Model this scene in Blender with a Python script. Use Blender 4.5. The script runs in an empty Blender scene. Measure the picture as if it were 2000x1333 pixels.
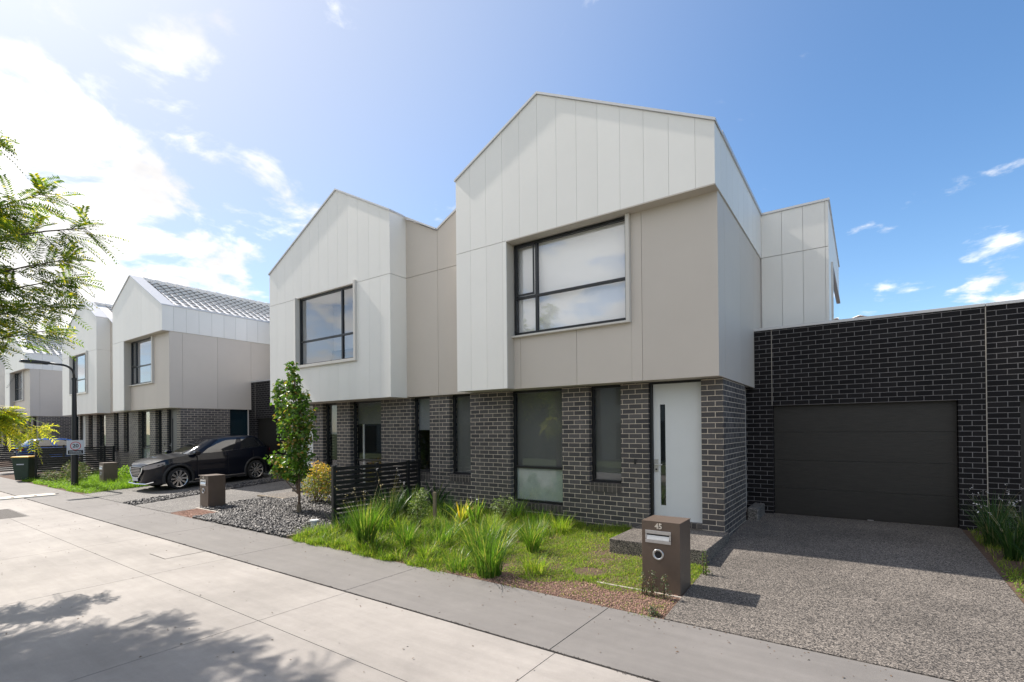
import bpy, math, random
import numpy as np
from mathutils import Vector, Matrix
random.seed(7); rng = np.random.default_rng(7)
R = math.radians
C = bpy.context.scene.collection
sc = bpy.context.scene

# ------------------------------------------------------------------ camera
cam = bpy.data.cameras.new('camera'); co = bpy.data.objects.new('camera', cam); C.objects.link(co)
yaw, pitch, roll = .615, .0043, -.0089
fw = Vector((-math.sin(yaw), math.cos(yaw), 0)); rt = Vector((math.cos(yaw), math.sin(yaw), 0)); up = Vector((0, 0, 1))
F_ = fw*math.cos(pitch)+up*math.sin(pitch); U_ = up*math.cos(pitch)-fw*math.sin(pitch)
R_ = rt*math.cos(roll)+U_*math.sin(roll); U2 = U_*math.cos(roll)-rt*math.sin(roll)
co.matrix_world = Matrix(((R_.x, U2.x, -F_.x, 0), (R_.y, U2.y, -F_.y, 0), (R_.z, U2.z, -F_.z, 0), (0, 0, 0, 1)))
cam.sensor_width = 36; cam.lens = 972.2/2000*36; cam.shift_y = (834.58-666.5)/2000
cam.clip_start = .05; cam.clip_end = 3000
sc.camera = co

# ------------------------------------------------------------------ sun, sky, exposure
SUN = Vector((-.76, -.045, .80)).normalized()
el = math.asin(SUN.z); az = math.atan2(SUN.x, SUN.y)
L = bpy.data.lights.new('sun', 'SUN'); L.energy = 3.1; L.angle = R(.6); L.color = (1, .93, .84)
lo = bpy.data.objects.new('sun', L); C.objects.link(lo); lo.rotation_euler = SUN.to_track_quat('Z', 'Y').to_euler()
sc.view_settings.view_transform = 'Standard'; sc.view_settings.look = 'None'
sc.view_settings.exposure = 1.27; sc.view_settings.gamma = 1

w = bpy.data.worlds.new('World'); sc.world = w; w.use_nodes = True
nt = w.node_tree; N = nt.nodes; K = nt.links
def node(t, **kw):
    n = N.new(t)
    for k, v in kw.items(): setattr(n, k, v)
    return n
def mth(op, a, b=None, c=None, clamp=False):
    n = node('ShaderNodeMath', operation=op); n.use_clamp = clamp
    for i, v in enumerate((a, b, c)):
        if v is None: continue
        if isinstance(v, (int, float)): n.inputs[i].default_value = v
        else: K.new(v, n.inputs[i])
    return n.outputs[0]
bg = N['Background']
sky = node('ShaderNodeTexSky', sky_type='NISHITA'); sky.sun_disc = False
sky.sun_elevation = el; sky.sun_rotation = az; sky.air_density = 1.0; sky.dust_density = .25; sky.ozone_density = 1.6; sky.altitude = 60
geo = node('ShaderNodeTexCoord')
dirv = geo.outputs['Generated']
def pxdir(px, py):
    return (F_+R_*((px-1000)/972.2)+U2*((834.58-py)/972.2)).normalized()
def dotn(v):
    n = node('ShaderNodeVectorMath', operation='DOT_PRODUCT'); K.new(dirv, n.inputs[0]); n.inputs[1].default_value = v
    return n.outputs['Value']
# clouds on a flat layer overhead: direction / z
sep = node('ShaderNodeSeparateXYZ'); K.new(dirv, sep.inputs[0])
zc = mth('MAXIMUM', sep.outputs[2], .06)
zd = mth('ADD', zc, .18)
comb = node('ShaderNodeCombineXYZ')
K.new(mth('DIVIDE', sep.outputs[0], zd), comb.inputs[0]); K.new(mth('DIVIDE', sep.outputs[1], zd), comb.inputs[1])
nz = node('ShaderNodeTexNoise'); nz.inputs['Scale'].default_value = 3.2; nz.inputs['Detail'].default_value = 9; nz.inputs['Roughness'].default_value = .58; nz.inputs['Distortion'].default_value = .25
K.new(comb.outputs[0], nz.inputs['Vector'])
nf = nz.outputs['Fac']
def blob(px, py, ang, amp):
    d = mth('SUBTRACT', 1.0, dotn(pxdir(px, py)))
    s = 1-math.cos(R(ang))
    return mth('MULTIPLY', mth('SUBTRACT', 1.0, mth('DIVIDE', d, s), clamp=True), amp)
bias = mth('ADD', blob(0, 610, 21, 1.1), blob(520, 455, 8, .45))
bias = mth('ADD', bias, blob(330, 180, 6, .48))
bias = mth('ADD', bias, blob(1965, 525, 4.6, .62))
bias = mth('ADD', bias, blob(1705, 402, 3.2, .42))
bias = mth('ADD', bias, blob(870, 420, 2.4, .45))
bias = mth('ADD', bias, blob(1680, 628, 3, .4))
dn = node('ShaderNodeVectorMath', operation='DOT_PRODUCT'); K.new(dirv, dn.inputs[0]); dn.inputs[1].default_value = Vector((-.15, -1, .55)).normalized()
bias = mth('ADD', bias, mth('MULTIPLY', mth('MAXIMUM', dn.outputs['Value'], 0.0), .75))
nf = mth('MULTIPLY', mth('SUBTRACT', nf, .5), 3.1)
cl = mth('SUBTRACT', mth('ADD', nf, bias), .06)
mr = node('ShaderNodeMapRange', interpolation_type='SMOOTHSTEP'); K.new(cl, mr.inputs[0]); mr.inputs[1].default_value = .26; mr.inputs[2].default_value = .72
n2 = node('ShaderNodeTexNoise'); n2.inputs['Scale'].default_value = 2.6; n2.inputs['Detail'].default_value = 5; K.new(comb.outputs[0], n2.inputs['Vector'])
cr = node('ShaderNodeValToRGB'); K.new(n2.outputs['Fac'], cr.inputs[0])
cr.color_ramp.elements[0].position = .30; cr.color_ramp.elements[0].color = (3.6, 3.55, 3.6, 1)
cr.color_ramp.elements[1].position = .62; cr.color_ramp.elements[1].color = (6.2, 6.1, 5.9, 1)
# aureole of thin bright haze round the sun
ds = mth('MAXIMUM', dotn(SUN), 0.0)
au = mth('ADD', mth('MULTIPLY', mth('POWER', ds, 5.0), .15), mth('MULTIPLY', mth('POWER', ds, 24), 2.2))
auc = node('ShaderNodeMix', data_type='RGBA', blend_type='ADD'); auc.inputs['Factor'].default_value = 1
acol = node('ShaderNodeVectorMath', operation='SCALE'); acol.inputs[0].default_value = (1, .99, .97); K.new(au, acol.inputs['Scale'])
hs = node('ShaderNodeHueSaturation'); hs.inputs['Saturation'].default_value = 1.18; hs.inputs['Value'].default_value = .86; K.new(sky.outputs[0], hs.inputs['Color'])
hz = node('ShaderNodeMix', data_type='RGBA'); K.new(mth('MULTIPLY', mth('POWER', ds, 3.1), 1.0, clamp=True), hz.inputs['Factor']); K.new(hs.outputs[0], hz.inputs[6]); hz.inputs[7].default_value = (3.1, 3.25, 3.75, 1)
K.new(hz.outputs[2], auc.inputs[6]); K.new(acol.outputs[0], auc.inputs[7])
mx = node('ShaderNodeMix', data_type='RGBA'); K.new(mr.outputs[0], mx.inputs['Factor']); K.new(auc.outputs[2], mx.inputs[6]); K.new(cr.outputs[0], mx.inputs[7])
K.new(mx.outputs[2], bg.inputs['Color']); bg.inputs['Strength'].default_value = .10

# ------------------------------------------------------------------ materials
def new_mat(name):
    m = bpy.data.materials.new(name); m.use_nodes = True
    return m, m.node_tree.nodes, m.node_tree.links, m.node_tree.nodes['Principled BSDF']
def rgba(c): return (c[0], c[1], c[2], 1)
def mat(name, col, rough=.6, metal=0, var=0, scale=4, bump=0, bscale=60, spec=.5, col2=None, coat=0, stretch=None, tint=0):
    m, n, l, p = new_mat(name)
    p.inputs['Base Color'].default_value = rgba(col); p.inputs['Roughness'].default_value = rough
    p.inputs['Metallic'].default_value = metal; p.inputs['Specular IOR Level'].default_value = spec
    if coat: p.inputs['Coat Weight'].default_value = coat; p.inputs['Coat Roughness'].default_value = .03
    tc = n.new('ShaderNodeTexCoord'); vec = tc.outputs['Object']
    if stretch:
        mp = n.new('ShaderNodeMapping'); mp.inputs['Scale'].default_value = stretch; l.new(vec, mp.inputs[0]); vec = mp.outputs[0]
    if var or col2:
        t = n.new('ShaderNodeTexNoise'); t.inputs['Scale'].default_value = scale; t.inputs['Detail'].default_value = 6; t.inputs['Roughness'].default_value = .65
        l.new(vec, t.inputs['Vector'])
        r = n.new('ShaderNodeValToRGB'); r.color_ramp.elements[0].position = .32; r.color_ramp.elements[1].position = .68
        c2 = col2 or tuple(min(1, c*(1+var)) for c in col); c1 = col if col2 else tuple(c*(1-var) for c in col)
        r.color_ramp.elements[0].color = rgba(c1); r.color_ramp.elements[1].color = rgba(c2)
        l.new(t.outputs['Fac'], r.inputs[0]); l.new(r.outputs[0], p.inputs['Base Color'])
    if tint:     # each board or sheet a touch different
        gi = n.new('ShaderNodeNewGeometry'); q = n.new('ShaderNodeMapRange'); l.new(gi.outputs['Random Per Island'], q.inputs[0]); q.inputs[3].default_value = 1-tint; q.inputs[4].default_value = 1+tint*.5
        v = n.new('ShaderNodeVectorMath'); v.operation = 'SCALE'; l.new(r.outputs[0], v.inputs[0]); l.new(q.outputs[0], v.inputs['Scale']); l.new(v.outputs[0], p.inputs['Base Color'])
    if bump:
        t = n.new('ShaderNodeTexNoise'); t.inputs['Scale'].default_value = bscale; t.inputs['Detail'].default_value = 4
        l.new(vec, t.inputs['Vector'])
        b = n.new('ShaderNodeBump'); b.inputs['Strength'].default_value = bump; b.inputs['Distance'].default_value = .01
        l.new(t.outputs['Fac'], b.inputs['Height']); l.new(b.outputs[0], p.inputs['Normal'])
    return m
def brick_mat(name, ca, cb, cm, bw=.24, rh=.086, rough=.55, off=.5, ms=.0052, spec=.5):
    m, n, l, p = new_mat(name)
    tc = n.new('ShaderNodeTexCoord'); s = n.new('ShaderNodeSeparateXYZ'); l.new(tc.outputs['Object'], s.inputs[0])
    g = n.new('ShaderNodeNewGeometry'); sn = n.new('ShaderNodeSeparateXYZ'); l.new(g.outputs['True Normal'], sn.inputs[0])
    ab = n.new('ShaderNodeMath'); ab.operation = 'ABSOLUTE'; l.new(sn.outputs[0], ab.inputs[0])
    gt = n.new('ShaderNodeMath'); gt.operation = 'GREATER_THAN'; gt.inputs[1].default_value = .5; l.new(ab.outputs[0], gt.inputs[0])
    mf = n.new('ShaderNodeMix'); l.new(gt.outputs[0], mf.inputs[0]); l.new(s.outputs[0], mf.inputs[2]); l.new(s.outputs[1], mf.inputs[3])
    cb_ = n.new('ShaderNodeCombineXYZ'); l.new(mf.outputs[0], cb_.inputs[0]); l.new(s.outputs[2], cb_.inputs[1])
    br = n.new('ShaderNodeTexBrick'); l.new(cb_.outputs[0], br.inputs['Vector'])
    br.offset = off; br.inputs['Scale'].default_value = 1; br.inputs['Brick Width'].default_value = bw; br.inputs['Row Height'].default_value = rh
    br.inputs['Mortar Size'].default_value = ms; br.inputs['Mortar Smooth'].default_value = .15; br.inputs['Bias'].default_value = 0
    br.inputs['Color1'].default_value = rgba(ca); br.inputs['Color2'].default_value = rgba(cb); br.inputs['Mortar'].default_value = rgba(cm)
    t = n.new('ShaderNodeTexNoise'); t.inputs['Scale'].default_value = 1.3; t.inputs['Detail'].default_value = 7; l.new(tc.outputs['Object'], t.inputs['Vector'])
    t2 = n.new('ShaderNodeTexNoise'); t2.inputs['Scale'].default_value = 55; t2.inputs['Detail'].default_value = 3; l.new(tc.outputs['Object'], t2.inputs['Vector'])
    ad = n.new('ShaderNodeMath'); ad.operation = 'ADD'; l.new(t.outputs['Fac'], ad.inputs[0]); l.new(t2.outputs['Fac'], ad.inputs[1])
    mr_ = n.new('ShaderNodeMapRange'); l.new(ad.outputs[0], mr_.inputs[0]); mr_.inputs[1].default_value = .6; mr_.inputs[2].default_value = 1.4; mr_.inputs[3].default_value = .72; mr_.inputs[4].default_value = 1.28
    ml = n.new('ShaderNodeVectorMath'); ml.operation = 'SCALE'; l.new(br.outputs['Color'], ml.inputs[0]); l.new(mr_.outputs[0], ml.inputs['Scale'])
    l.new(ml.outputs[0], p.inputs['Base Color'])
    inv = n.new('ShaderNodeMath'); inv.operation = 'SUBTRACT'; inv.inputs[0].default_value = 1; l.new(br.outputs['Fac'], inv.inputs[1])
    ad2 = n.new('ShaderNodeMath'); ad2.operation = 'MULTIPLY_ADD'; l.new(t2.outputs['Fac'], ad2.inputs[0]); ad2.inputs[1].default_value = .18; l.new(inv.outputs[0], ad2.inputs[2])
    b = n.new('ShaderNodeBump'); b.inputs['Strength'].default_value = .7; b.inputs['Distance'].default_value = .006
    l.new(ad2.outputs[0], b.inputs['Height']); l.new(b.outputs[0], p.inputs['Normal'])
    p.inputs['Roughness'].default_value = rough; p.inputs['Specular IOR Level'].default_value = spec
    return m
def glass_mat(name, ior=.05, tint=(.75, .8, .8)):
    m = bpy.data.materials.new(name); m.use_nodes = True; n = m.node_tree.nodes; l = m.node_tree.links; n.remove(n['Principled BSDF'])
    o = n['Material Output']; t = n.new('ShaderNodeBsdfTransparent'); t.inputs[0].default_value = rgba(tint)
    g = n.new('ShaderNodeBsdfGlossy'); g.inputs['Roughness'].default_value = .0; g.inputs[0].default_value = (.92, .95, 1, 1)
    # Schlick reflectance, the same from both sides of the pane
    gg = n.new('ShaderNodeNewGeometry'); dt = n.new('ShaderNodeVectorMath'); dt.operation = 'DOT_PRODUCT'; l.new(gg.outputs['Normal'], dt.inputs[0]); l.new(gg.outputs['Incoming'], dt.inputs[1])
    def mm(op, a, b):
        q = n.new('ShaderNodeMath'); q.operation = op
        for k_, v_ in enumerate((a, b)):
            if isinstance(v_, (int, float)): q.inputs[k_].default_value = v_
            elif v_ is not None: l.new(v_, q.inputs[k_])
        return q.outputs[0]
    F0 = ior; f_ = mm('ADD', mm('MULTIPLY', mm('POWER', mm('SUBTRACT', 1.0, mm('ABSOLUTE', dt.outputs['Value'], 0)), 5.0), 1-F0), F0)
    class _f: outputs = [f_]
    f = _f
    tc = n.new('ShaderNodeTexCoord'); nz_ = n.new('ShaderNodeTexNoise'); nz_.inputs['Scale'].default_value = .9; l.new(tc.outputs['Object'], nz_.inputs['Vector'])
    b = n.new('ShaderNodeBump'); b.inputs['Strength'].default_value = .12; b.inputs['Distance'].default_value = .02; l.new(nz_.outputs['Fac'], b.inputs['Height']); l.new(b.outputs[0], g.inputs['Normal'])
    x = n.new('ShaderNodeMixShader'); l.new(f.outputs[0], x.inputs[0]); l.new(t.outputs[0], x.inputs[1]); l.new(g.outputs[0], x.inputs[2]); l.new(x.outputs[0], o.inputs[0])
    return m
def leaf_mat(name, c1, c2, c3=None, trans=.35, rough=.45):
    """leaf colour varies from leaf to leaf (random per island)"""
    m = bpy.data.materials.new(name); m.use_nodes = True; n = m.node_tree.nodes; l = m.node_tree.links
    p = n['Principled BSDF']; o = n['Material Output']
    g = n.new('ShaderNodeNewGeometry'); r = n.new('ShaderNodeValToRGB'); l.new(g.outputs['Random Per Island'], r.inputs[0])
    r.color_ramp.elements[0].color = rgba(c1); r.color_ramp.elements[1].color = rgba(c2); r.color_ramp.elements[1].position = .8
    if c3: e = r.color_ramp.elements.new(.97); e.color = rgba(c3)
    l.new(r.outputs[0], p.inputs['Base Color']); p.inputs['Roughness'].default_value = rough; p.inputs['Specular IOR Level'].default_value = .35
    t = n.new('ShaderNodeBsdfTranslucent'); v = n.new('ShaderNodeVectorMath'); v.operation = 'MULTIPLY'; l.new(r.outputs[0], v.inputs[0]); v.inputs[1].default_value = (2.0, 2.2, .9); l.new(v.outputs[0], t.inputs[0])
    x = n.new('ShaderNodeMixShader'); x.inputs[0].default_value = trans; l.new(p.outputs[0], x.inputs[1]); l.new(t.outputs[0], x.inputs[2]); l.new(x.outputs[0], o.inputs[0])
    return m
def speckle_mat(name, c1, c2, c3, scale=260, rough=.75):
    m, n, l, p = new_mat(name)
    tc = n.new('ShaderNodeTexCoord')
    v = n.new('ShaderNodeTexVoronoi'); v.inputs['Scale'].default_value = scale/3; l.new(tc.outputs['Object'], v.inputs['Vector'])
    sp = n.new('ShaderNodeSeparateColor'); l.new(v.outputs['Color'], sp.inputs[0])
    r = n.new('ShaderNodeValToRGB'); l.new(sp.outputs[0], r.inputs[0]); e = r.color_ramp.elements
    e[0].color = rgba(c1); e[0].position = .15; e[1].color = rgba(c3); e[1].position = .95
    k = e.new(.55); k.color = rgba(c2)
    t = n.new('ShaderNodeTexNoise'); t.inputs['Scale'].default_value = .8; t.inputs['Detail'].default_value = 8; t.inputs['Roughness'].default_value = .7; l.new(tc.outputs['Object'], t.inputs['Vector'])
    mr_ = n.new('ShaderNodeMapRange'); l.new(t.outputs['Fac'], mr_.inputs[0]); mr_.inputs[1].default_value = .3; mr_.inputs[2].default_value = .7; mr_.inputs[3].default_value = .62; mr_.inputs[4].default_value = 1.22
    ml = n.new('ShaderNodeVectorMath'); ml.operation = 'SCALE'; l.new(r.outputs[0], ml.inputs[0]); l.new(mr_.outputs[0], ml.inputs['Scale']); l.new(ml.outputs[0], p.inputs['Base Color'])
    b = n.new('ShaderNodeBump'); b.inputs['Strength'].default_value = .6; b.inputs['Distance'].default_value = .005; l.new(v.outputs['Distance'], b.inputs['Height']); l.new(b.outputs[0], p.inputs['Normal'])
    p.inputs['Roughness'].default_value = rough
    return m
def concrete_mat(name, col, stain=.12, rough=.8):
    m, n, l, p = new_mat(name)
    tc = n.new('ShaderNodeTexCoord')
    def nz_(s, d, st=None):
        t = n.new('ShaderNodeTexNoise'); t.inputs['Scale'].default_value = s; t.inputs['Detail'].default_value = d; t.inputs['Roughness'].default_value = .65
        if st:
            mp = n.new('ShaderNodeMapping'); mp.inputs['Scale'].default_value = st; l.new(tc.outputs['Object'], mp.inputs[0]); l.new(mp.outputs[0], t.inputs['Vector'])
        else: l.new(tc.outputs['Object'], t.inputs['Vector'])
        return t.outputs['Fac']
    a = nz_(.6, 9); b_ = nz_(9, 5); c = nz_(140, 2); d = nz_(2.2, 6, (.35, 3.5, 1))
    def mrg(x, lo_, hi, a0, a1):
        q = n.new('ShaderNodeMapRange'); l.new(x, q.inputs[0]); q.inputs[1].default_value = lo_; q.inputs[2].default_value = hi; q.inputs[3].default_value = a0; q.inputs[4].default_value = a1; return q.outputs[0]
    def mul(x, y):
        q = n.new('ShaderNodeMath'); q.operation = 'MULTIPLY'; l.new(x, q.inputs[0]); l.new(y, q.inputs[1]); return q.outputs[0]
    k = mul(mul(mrg(a, .3, .7, 1-stain, 1+stain*.5), mrg(b_, .3, .7, .96, 1.04)), mul(mrg(c, .25, .75, .93, 1.07), mrg(d, .35, .65, .94, 1.05)))
    v = n.new('ShaderNodeTexVoronoi'); v.inputs['Scale'].default_value = 5.5; l.new(tc.outputs['Object'], v.inputs['Vector'])
    k = mul(k, mrg(v.outputs['Distance'], .02, .045, .62, 1))
    ml = n.new('ShaderNodeVectorMath'); ml.operation = 'SCALE'; ml.inputs[0].default_value = col; l.new(k, ml.inputs['Scale']); l.new(ml.outputs[0], p.inputs['Base Color'])
    b = n.new('ShaderNodeBump'); b.inputs['Strength'].default_value = .25; b.inputs['Distance'].default_value = .004; l.new(c, b.inputs['Height']); l.new(b.outputs[0], p.inputs['Normal'])
    p.inputs['Roughness'].default_value = rough
    return m

M = {}
M['white'] = mat('white_cladding', (.77, .755, .725), .50, var=.015, scale=1.4, bump=.02, bscale=3, tint=.03)
M['groove'] = mat('cladding_groove', (.68, .66, .64), .8)
M['beige'] = mat('beige_cladding', (.565, .51, .455), .55, var=.02, scale=1.3, bump=.02, bscale=3, tint=.04)
M['bgroove'] = mat('beige_joint', (.12, .10, .085), .8)
M['trim'] = mat('metal_trim', (.60, .57, .53), .4)
M['cap'] = mat('roof_capping', (.55, .55, .56), .35, metal=.2)
M['brick'] = brick_mat('charcoal_brick', (.056, .053, .056), (.112, .103, .102), (.58, .50, .41), spec=.3, ms=.0056)
M['soldier'] = brick_mat('rowlock_brick', (.050, .043, .042), (.09, .08, .076), (.26, .22, .19), bw=.086, rh=.30, off=0)
M['gbrick'] = brick_mat('black_brick', (.009, .0085, .010), (.017, .0155, .017), (.21, .20, .20), rough=.6, spec=.12, ms=.0046)
M['black'] = mat('black_aluminium', (.012, .013, .016), .35)
M['blackwood'] = mat('black_painted_slats', (.010, .010, .011), .42, var=.2, scale=8)
M['glass'] = glass_mat('window_glass', .045, (.94, .95, .95))
M['glass_up'] = glass_mat('upper_window_glass', .085, (.985, .985, .99))
M['frosted'] = mat('frosted_glass', (.42, .47, .45), .25, var=.10, scale=5, coat=.4)
M['blind'] = mat('grey_roller_blind', (.16, .16, .155), .8, var=.05, scale=2)
M['blindw'] = mat('white_roller_blind', (.88, .87, .84), .8)
M['blindl'] = mat('light_grey_blind', (.30, .31, .33), .8)
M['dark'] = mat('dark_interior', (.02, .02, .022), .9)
M['door'] = mat('white_door_paint', (.66, .68, .69), .45, var=.02, scale=2)
M['greydoor'] = mat('grey_door_paint', (.10, .10, .105), .45)
M['gdoor'] = mat('charcoal_garage_door', (.020, .018, .016), .45, var=.3, scale=5, bump=.35, bscale=12, stretch=(1, 1, 12))
M['steel'] = mat('brushed_steel', (.55, .55, .56), .32, metal=.9, var=.06, scale=30)
M['teal'] = mat('teal_glass', (.006, .022, .032), .12, coat=.6)
def tile_mat():
    return mat('roof_tile', (.80, .74, .69), .58, metal=.0, var=.10, scale=7, spec=1.0)
M['tile_edge_shade'] = mat('roof_tile_edge_shade', (.15, .12, .10), .8)  # shade and grime at the tile lips, painted as dark brown riser faces
M['tile'] = tile_mat()
M['soffit'] = mat('soffit_sheet', (.50, .46, .41), .7)
M['road'] = concrete_mat('road_concrete', (.325, .297, .272), .26)
M['path'] = concrete_mat('path_concrete', (.185, .172, .162), .16)
M['crack'] = mat('joint_dirt', (.05, .042, .036), .9, var=.4, scale=30)
M['agg'] = speckle_mat('exposed_aggregate', (.022, .02, .019), (.125, .108, .094), (.33, .29, .25), scale=360)
M['agg2'] = speckle_mat('dark_aggregate', (.05, .048, .047), (.13, .12, .11), (.27, .25, .23))
M['soil'] = mat('soil_and_bark', (.045, .030, .020), .95, col2=(.16, .095, .065), scale=38, bump=.9, bscale=70)
M['pink'] = mat('pink_gravel', (.22, .12, .085), .9, col2=(.50, .32, .25), scale=75, bump=.9, bscale=90)
M['slate'] = leaf_mat('slate_chips', (.022, .021, .023), (.10, .095, .095), (.24, .22, .20), trans=0, rough=.5)
M['mailbox'] = mat('brown_mailbox_paint', (.115, .082, .062), .48, var=.10, scale=5, bump=.15, bscale=120)
M['mailside'] = M['mailbox']
M['num'] = mat('number_plate_silver', (.62, .56, .48), .5)
M['barkg'] = mat('young_bark', (.13, .085, .055), .85, var=.3, scale=20, bump=.5)
M['bark'] = mat('grey_bark', (.10, .075, .055), .9, var=.3, scale=15, bump=.6)
M['pear'] = leaf_mat('pear_leaf', (.032, .085, .014), (.13, .23, .035), (.32, .20, .07), trans=.30, rough=.3)
M['locust'] = leaf_mat('locust_leaflet', (.038, .072, .014), (.13, .18, .026), (.50, .40, .03), trans=.5)
M['locusty'] = leaf_mat('yellow_leaflet', (.16, .20, .03), (.42, .38, .03), (.55, .45, .05), trans=.5)
M['grass'] = leaf_mat('lawn_grass', (.085, .155, .014), (.24, .32, .040), (.40, .34, .12), trans=.45, rough=.6)
M['lime'] = leaf_mat('lime_ground_cover', (.10, .19, .02), (.22, .34, .04), trans=.4, rough=.6)
M['strap'] = leaf_mat('strappy_leaf', (.035, .090, .012), (.12, .21, .030), (.36, .32, .12), trans=.42, rough=.35)
M['strapd'] = leaf_mat('dark_strappy_leaf', (.016, .045, .012), (.045, .10, .022), (.20, .20, .09), trans=.25, rough=.35)
M['straw'] = leaf_mat('dry_stalk', (.35, .27, .14), (.55, .45, .26), trans=.1)
M['petal'] = mat('white_petal', (.75, .72, .72), .6)
M['shrub'] = leaf_mat('shrub_leaf', (.06, .11, .03), (.20, .26, .09), (.40, .42, .28), trans=.3)
M['greyshrub'] = leaf_mat('grey_green_leaf', (.05, .075, .035), (.13, .16, .085), (.26, .16, .14), trans=.25)
M['yshrub'] = leaf_mat('yellow_green_leaf', (.10, .15, .03), (.30, .30, .06), (.55, .22, .06), trans=.35)
M['variegated'] = leaf_mat('yellow_striped_leaf', (.20, .27, .05), (.48, .46, .09), (.60, .40, .05), trans=.35)
M['flower'] = leaf_mat('orange_flower', (.55, .25, .06), (.75, .50, .12), trans=.3)
M['timber'] = mat('weathered_timber', (.20, .16, .11), .85, var=.25, scale=12, stretch=(6, 6, 1))
M['pvc'] = mat('white_pvc', (.72, .74, .75), .4)
M['binbody'] = mat('dark_green_plastic', (.018, .045, .030), .5, var=.1)
M['binlid'] = mat('yellow_plastic', (.75, .42, .02), .4)
M['rubber'] = mat('tyre_rubber', (.012, .012, .013), .75)
M['carblack'] = mat('black_car_paint', (.003, .005, .011), .28, spec=.15, coat=.55)
M['carblue'] = mat('blue_car_paint', (.005, .10, .40), .25, coat=.5)
M['cladplastic'] = mat('black_cladding_plastic', (.014, .014, .015), .55)
M['carglass'] = mat('car_glass', (.012, .014, .016), .04, spec=.9, coat=1)
M['chrome'] = mat('chrome', (.75, .75, .76), .12, metal=1)
M['alloy'] = mat('alloy_wheel', (.55, .54, .53), .25, metal=.85)
M['lamp'] = mat('headlamp_lens', (.25, .25, .27), .08, coat=1, metal=.4)
M['red'] = mat('red_lens', (.55, .01, .02), .2, coat=.8)
M['plate'] = mat('plate_white', (.65, .67, .70), .5)
M['ink'] = mat('black_ink', (.015, .015, .02), .6)
M['signred'] = mat('sign_red', (.50, .02, .03), .5)
M['signface'] = mat('sign_white', (.55, .58, .64), .45)
M['cream'] = mat('cream_hump_paint', (.62, .56, .46), .6, var=.08, scale=6)
M['edging'] = mat('concrete_edging', (.42, .38, .33), .85, var=.1)
M['house_far'] = mat('render_grey', (.35, .34, .33), .8)
M['verge'] = mat('verge_grass', (.045, .075, .02), .95, col2=(.10, .13, .04), scale=14, bump=.5)

# ------------------------------------------------------------------ mesh helpers
class MB:
    def __init__(s): s.v = []; s.f = []
    def add(s, vs, fs):
        o = len(s.v); s.v += [tuple(v) for v in vs]; s.f += [tuple(i+o for i in f) for f in fs]; return s
    def box(s, x0, x1, y0, y1, z0, z1):
        if x0 > x1: x0, x1 = x1, x0
        if y0 > y1: y0, y1 = y1, y0
        if z0 > z1: z0, z1 = z1, z0
        return s.add([(x0, y0, z0), (x1, y0, z0), (x1, y1, z0), (x0, y1, z0), (x0, y0, z1), (x1, y0, z1), (x1, y1, z1), (x0, y1, z1)],
                     [(0, 3, 2, 1), (4, 5, 6, 7), (0, 1, 5, 4), (1, 2, 6, 5), (2, 3, 7, 6), (3, 0, 4, 7)])
    def prism(s, poly, a, b, axis='y'):
        """poly in the two other axes, extruded from a to b"""
        if axis == 'y': P = lambda p, t: (p[0], t, p[1])
        elif axis == 'x': P = lambda p, t: (t, p[0], p[1])
        else: P = lambda p, t: (p[0], p[1], t)
        n = len(poly); ar = sum(poly[i][0]*poly[(i+1) % n][1]-poly[(i+1) % n][0]*poly[i][1] for i in range(n))
        if (ar < 0): poly = poly[::-1]
        if a > b: a, b = b, a
        vs = [P(p, a) for p in poly]+[P(p, b) for p in poly]
        fs = [tuple(range(n)), tuple(range(2*n-1, n-1, -1))]+[(i, i+n, (i+1) % n+n, (i+1) % n) for i in range(n)]
        if axis in 'xz': fs = [f[::-1] for f in fs]
        return s.add(vs, fs)
    def tube(s, pts, rad, n=8, cap=True):
        pts = [Vector(p) for p in pts]; k = len(pts)
        if not hasattr(rad, '__len__'): rad = [rad]*k
        o = len(s.v); ref = None
        for i, p in enumerate(pts):
            d = (pts[min(i+1, k-1)]-pts[max(i-1, 0)]).normalized()
            if ref is None: ref = Vector((0, 0, 1)) if abs(d.z) < .9 else Vector((1, 0, 0))
            a = d.cross(ref).normalized(); b = d.cross(a).normalized(); ref = -b if False else ref
            for j in range(n):
                t = 2*math.pi*j/n; q = p+a*math.cos(t)*rad[i]+b*math.sin(t)*rad[i]; s.v.append(tuple(q))
        for i in range(k-1):
            for j in range(n):
                s.f.append((o+i*n+j, o+i*n+(j+1) % n, o+(i+1)*n+(j+1) % n, o+(i+1)*n+j))
        if cap: s.f.append(tuple(o+j for j in range(n))[::-1]); s.f.append(tuple(o+(k-1)*n+j for j in range(n)))
        return s
    def build(s, name, m, parent=None, org=(0, 0, 0), bevel=0, smooth=False):
        me = bpy.data.meshes.new(name)
        me.from_pydata([(v[0]-org[0], v[1]-org[1], v[2]-org[2]) for v in s.v], [], s.f)
        me.materials.append(m); me.update()
        o = bpy.data.objects.new(name, me); C.objects.link(o)
        if parent: o.parent = parent
        if smooth:
            for p in me.polygons: p.use_smooth = True
        if bevel:
            b = o.modifiers.new('bevel', 'BEVEL'); b.width = bevel; b.segments = 2; b.limit_method = 'ANGLE'
        return o
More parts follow.
